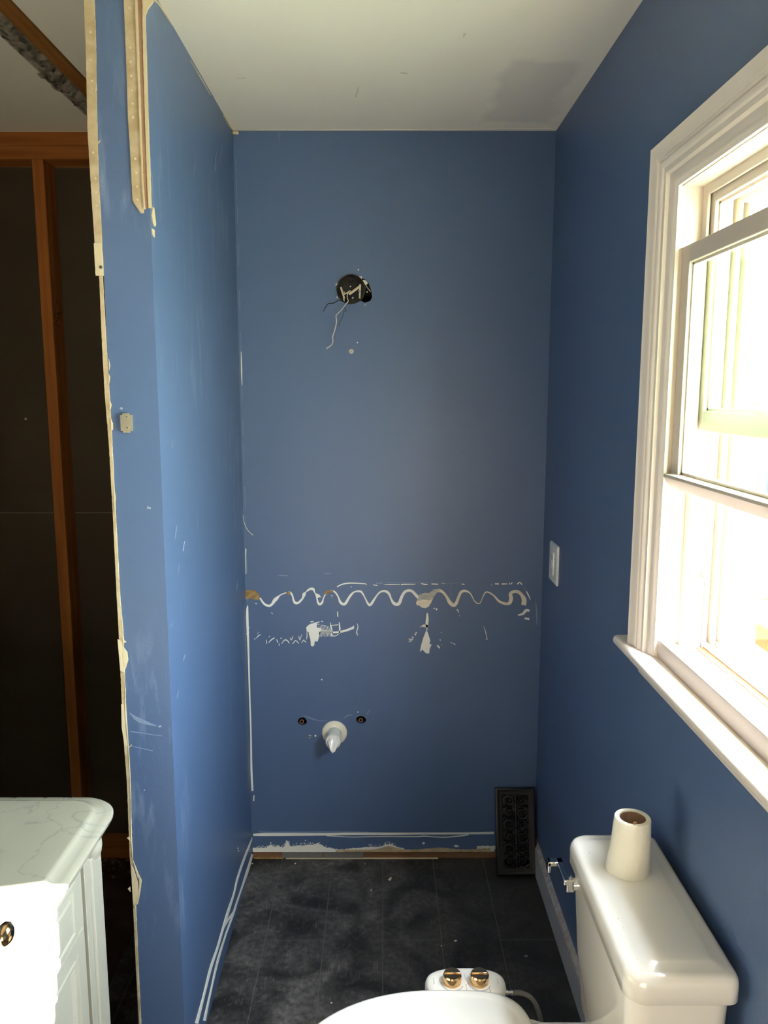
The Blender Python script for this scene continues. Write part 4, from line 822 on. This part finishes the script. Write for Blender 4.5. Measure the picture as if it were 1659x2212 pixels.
# ================================================================== outside the window
GZ = -.45
g = struct('ground', box(BM(), .75, 40, -20, 45, GZ-.1, GZ), mat('pale_gravel', '#ddd2c0', .9, bump=.5, bscale=30, var=1, vscale=3, col2='#e8decd', spec=.05))
def strip(name, x0, x1, yf, w, h, m, seed):
    bm = BM(); rings = []
    for i in range(61):
        x = x0+(x1-x0)*i/60; y = yf(x); a = .12*noise.noise(Vector((x*2, seed, 0)))
        rings.append([(x, y-w/2+a, GZ), (x, y-w*.25+a, GZ+h*(.6+.5*noise.noise(Vector((x*9, seed, 2))))), (x, y+w*.25, GZ+h*(.6+.5*noise.noise(Vector((x*7, seed, 5))))), (x, y+w/2-a, GZ)])
    loft(bm, rings); return link(name, bm, m, loc=((x0+x1)/2, yf((x0+x1)/2), GZ))
GRASS = mat('dry_yellow_grass', (.016, .015, .0065, 1), .95, bump=.9, bscale=40, var=1, vscale=14, col2='#7a7050', spec=0)
o = strip('grass_verge', 3.25, 9.5, lambda x: 7.72-.05*x, .75, .10, GRASS, 3); o['kind'] = 'stuff'; tag(o, 'strip of dry yellow grass beyond the gravel outside the window', 'grass')
cu = tag(link('kerb', box(BM(), 3.2, 9.5, 6.72, 6.80, GZ, GZ+.06), mat('pale_concrete', '#2a2624', .9, spec=0), loc=(6, 6.9, GZ)), 'low concrete kerb in front of the dry grass outside', 'kerb')
# a carpenter's trestle with a plank across it
tt = thing('trestle_table', 'orange wooden work trestle standing on the gravel outside the window', 'trestle', (2.45, 5.1, GZ))
OW = mat('orange_plywood', (.022, .0135, .0055, 1), .8, var=.35, vscale=6, spec=0)
link('plank_top', box(BM(), 2.30, 2.60, 4.95, 5.30, GZ+.40, GZ+.51), OW, tt, bevel=.01)
for x, y in ((2.34, 5.0), (2.56, 5.0), (2.34, 5.25), (2.56, 5.25)):
    bm = BM(); tube(bm, [(x, y, GZ+.41), (x+(.06 if x > 2.4 else -.06), y+(.05 if y > 5 else -.05), GZ)], .03, 4, 1, curve=False); link('leg', bm, OW, tt)
sc_ = tag(link('sawhorse_board', box(BM(), 2.2, 3.2, 4.3, 4.42, GZ, GZ+.035), mat('yellow_pine_board', (.02, .02, .007, 1), .8, spec=0), loc=(2.6, 4.36, GZ)), 'yellow board lying on the gravel in front of the trestle outside', 'board')
# parked car
cr = thing('car', 'pale parked car seen through the raised sash glass', 'car', (5.6, 9.0, GZ))
CARP = mat('silver_white_car_paint', '#a8b2ba', .25, coat=.6); CG = mat('blue_grey_car_glass', (.018, .021, .0215, 1), .9, spec=0); TYRE = mat('tyre_rubber', '#151515', .8)
def carbody():
    x0 = 3.45; prof = [(0, .28), (-.02, .62), (.02, .86), (.12, .98), (.3, 1.0), (3.35, 1.0), (4.0, .96), (4.25, .86), (4.3, .40), (4.2, .26)]
    bm = BM(); prism(bm, [(x0+a, GZ+b) for a, b in prof], 1, 8.15, 9.85); link('body', bm, CARP, cr, bevel=.08, seg=4)
    cab = [(.14, .96), (.32, 1.12), (.62, 1.30), (1.0, 1.41), (1.6, 1.48), (2.6, 1.48), (3.2, 1.38), (3.8, .97)]
    bm = BM(); A = [(x0+a, 8.22+.0, GZ+b) for a, b in cab]; 
    n = len(cab); V0 = [bm.verts.new((x0+a, 8.24+.20*(b-.86)/.6, GZ+b)) for a, b in cab]; V1 = [bm.verts.new((x0+a, 9.76-.20*(b-.86)/.6, GZ+b)) for a, b in cab]
    bm.faces.new(V0); bm.faces.new(V1[::-1])
    for i in range(n): bm.faces.new((V0[i], V1[i], V1[(i+1) % n], V0[(i+1) % n]))
    link('cabin_glass', bm, CG, cr, bevel=.05, seg=3)
    bm = BM(); tube(bm, [(x0+a-.02, 8.26+.20*(b-.86)/.6, GZ+b+.01) for a, b in cab], .025, 8, 5); tube(bm, [(x0+a-.02, 9.74-.20*(b-.86)/.6, GZ+b+.01) for a, b in cab], .025, 8, 5)
    box(bm, x0+1.5, x0+2.8, 8.45, 9.55, GZ+1.46, GZ+1.50); link('roof', bm, CARP, cr, smooth=40)
    for a in (1.30, 3.5):
        for y in (8.12, 9.72): link('wheel', lathe(BM(), [(.20, 0), (.31, .01), (.33, .04), (.33, .15), (.31, .18), (.20, .18)], (x0+a, y, GZ+.33), (0, 1, 0), 28), TYRE, cr, smooth=50)
    for y in (8.35, 9.45): link('headlight', box(BM(), x0-.01, x0+.06, y, y+.28, GZ+.56, GZ+.68), mat('headlight_lens', '#c9d0d4', .1), cr, bevel=.02)
carbody()
fn = thing('garden_fence', 'dark grey boarded fence behind the parked car outside', 'fence', (7.0, 12.2, GZ))
FM = mat('weathered_grey_boards', (.0085, .0085, .0068, 1), .9, bump=.6, bscale=4, stretch=(20, 1, 1), spec=0)
for k in range(14): link('fence_board', box(BM(), 5.2+k*.29, 5.2+k*.29+.275, 12.2, 12.225, GZ, GZ+1.47), FM, fn)
for k in range(3): link('fence_post', box(BM(), 5.3+k*1.8, 5.4+k*1.8, 12.225, 12.325, GZ, GZ+1.5), FM, fn)
LEAF = mat('sunlit_leaves', (.026, .030, .019, 1), .9, var=.6, vscale=10, spec=0); BARK = mat('tree_bark', '#4d3c2c', .9, bump=.8, bscale=20)
def tree(x, y, h, r, lab, seed, hz=.6):
    rnd = random.Random(seed); t = thing('tree', lab, 'tree', (x, y, GZ)); bm = BM()
    tube(bm, [(x, y, GZ), (x+.05*r, y, GZ+h*.35), (x-.04*r, y+.1, GZ+h*.8)], lambda s: .14*r*(1-.7*s)+.03, 8, 5); link('trunk', bm, BARK, t, smooth=60)
    bm = BM()
    for i in range(1700):
        while True:
            v = Vector((rnd.uniform(-1, 1), rnd.uniform(-1, 1), rnd.uniform(-1, 1)))
            if v.length < 1: break
        if noise.noise(v*2.2+Vector((seed, 0, 0))) < -.05: continue
        v = v*(1 if v.length > .4 else 1.6); c = Vector((x+v.x*r, y+v.y*r, GZ+h*hz+v.z*h*.42)); s = rnd.uniform(.08, .17)
        a = Vector((rnd.uniform(-1, 1), rnd.uniform(-1, 1), rnd.uniform(-.6, .6))).normalized(); b = a.orthogonal().normalized(); d = a.cross(b)
        k = [bm.verts.new(c+a*s), bm.verts.new(c+b*s*.5+d*.02), bm.verts.new(c-a*s), bm.verts.new(c-b*s*.5+d*.02)]; bm.faces.new(k)
    link('foliage', bm, LEAF, t)
tree(8.35, 17.6, 5.0, .85, 'tall narrow pale green tree beyond the parked car', 3)
tree(9.9, 20.4, 4.2, 1.3, 'wide green tree standing behind the taller tree outside', 5)
tree(7.15, 14.4, 2.9, .6, 'small low green tree just behind the grey fence', 9)
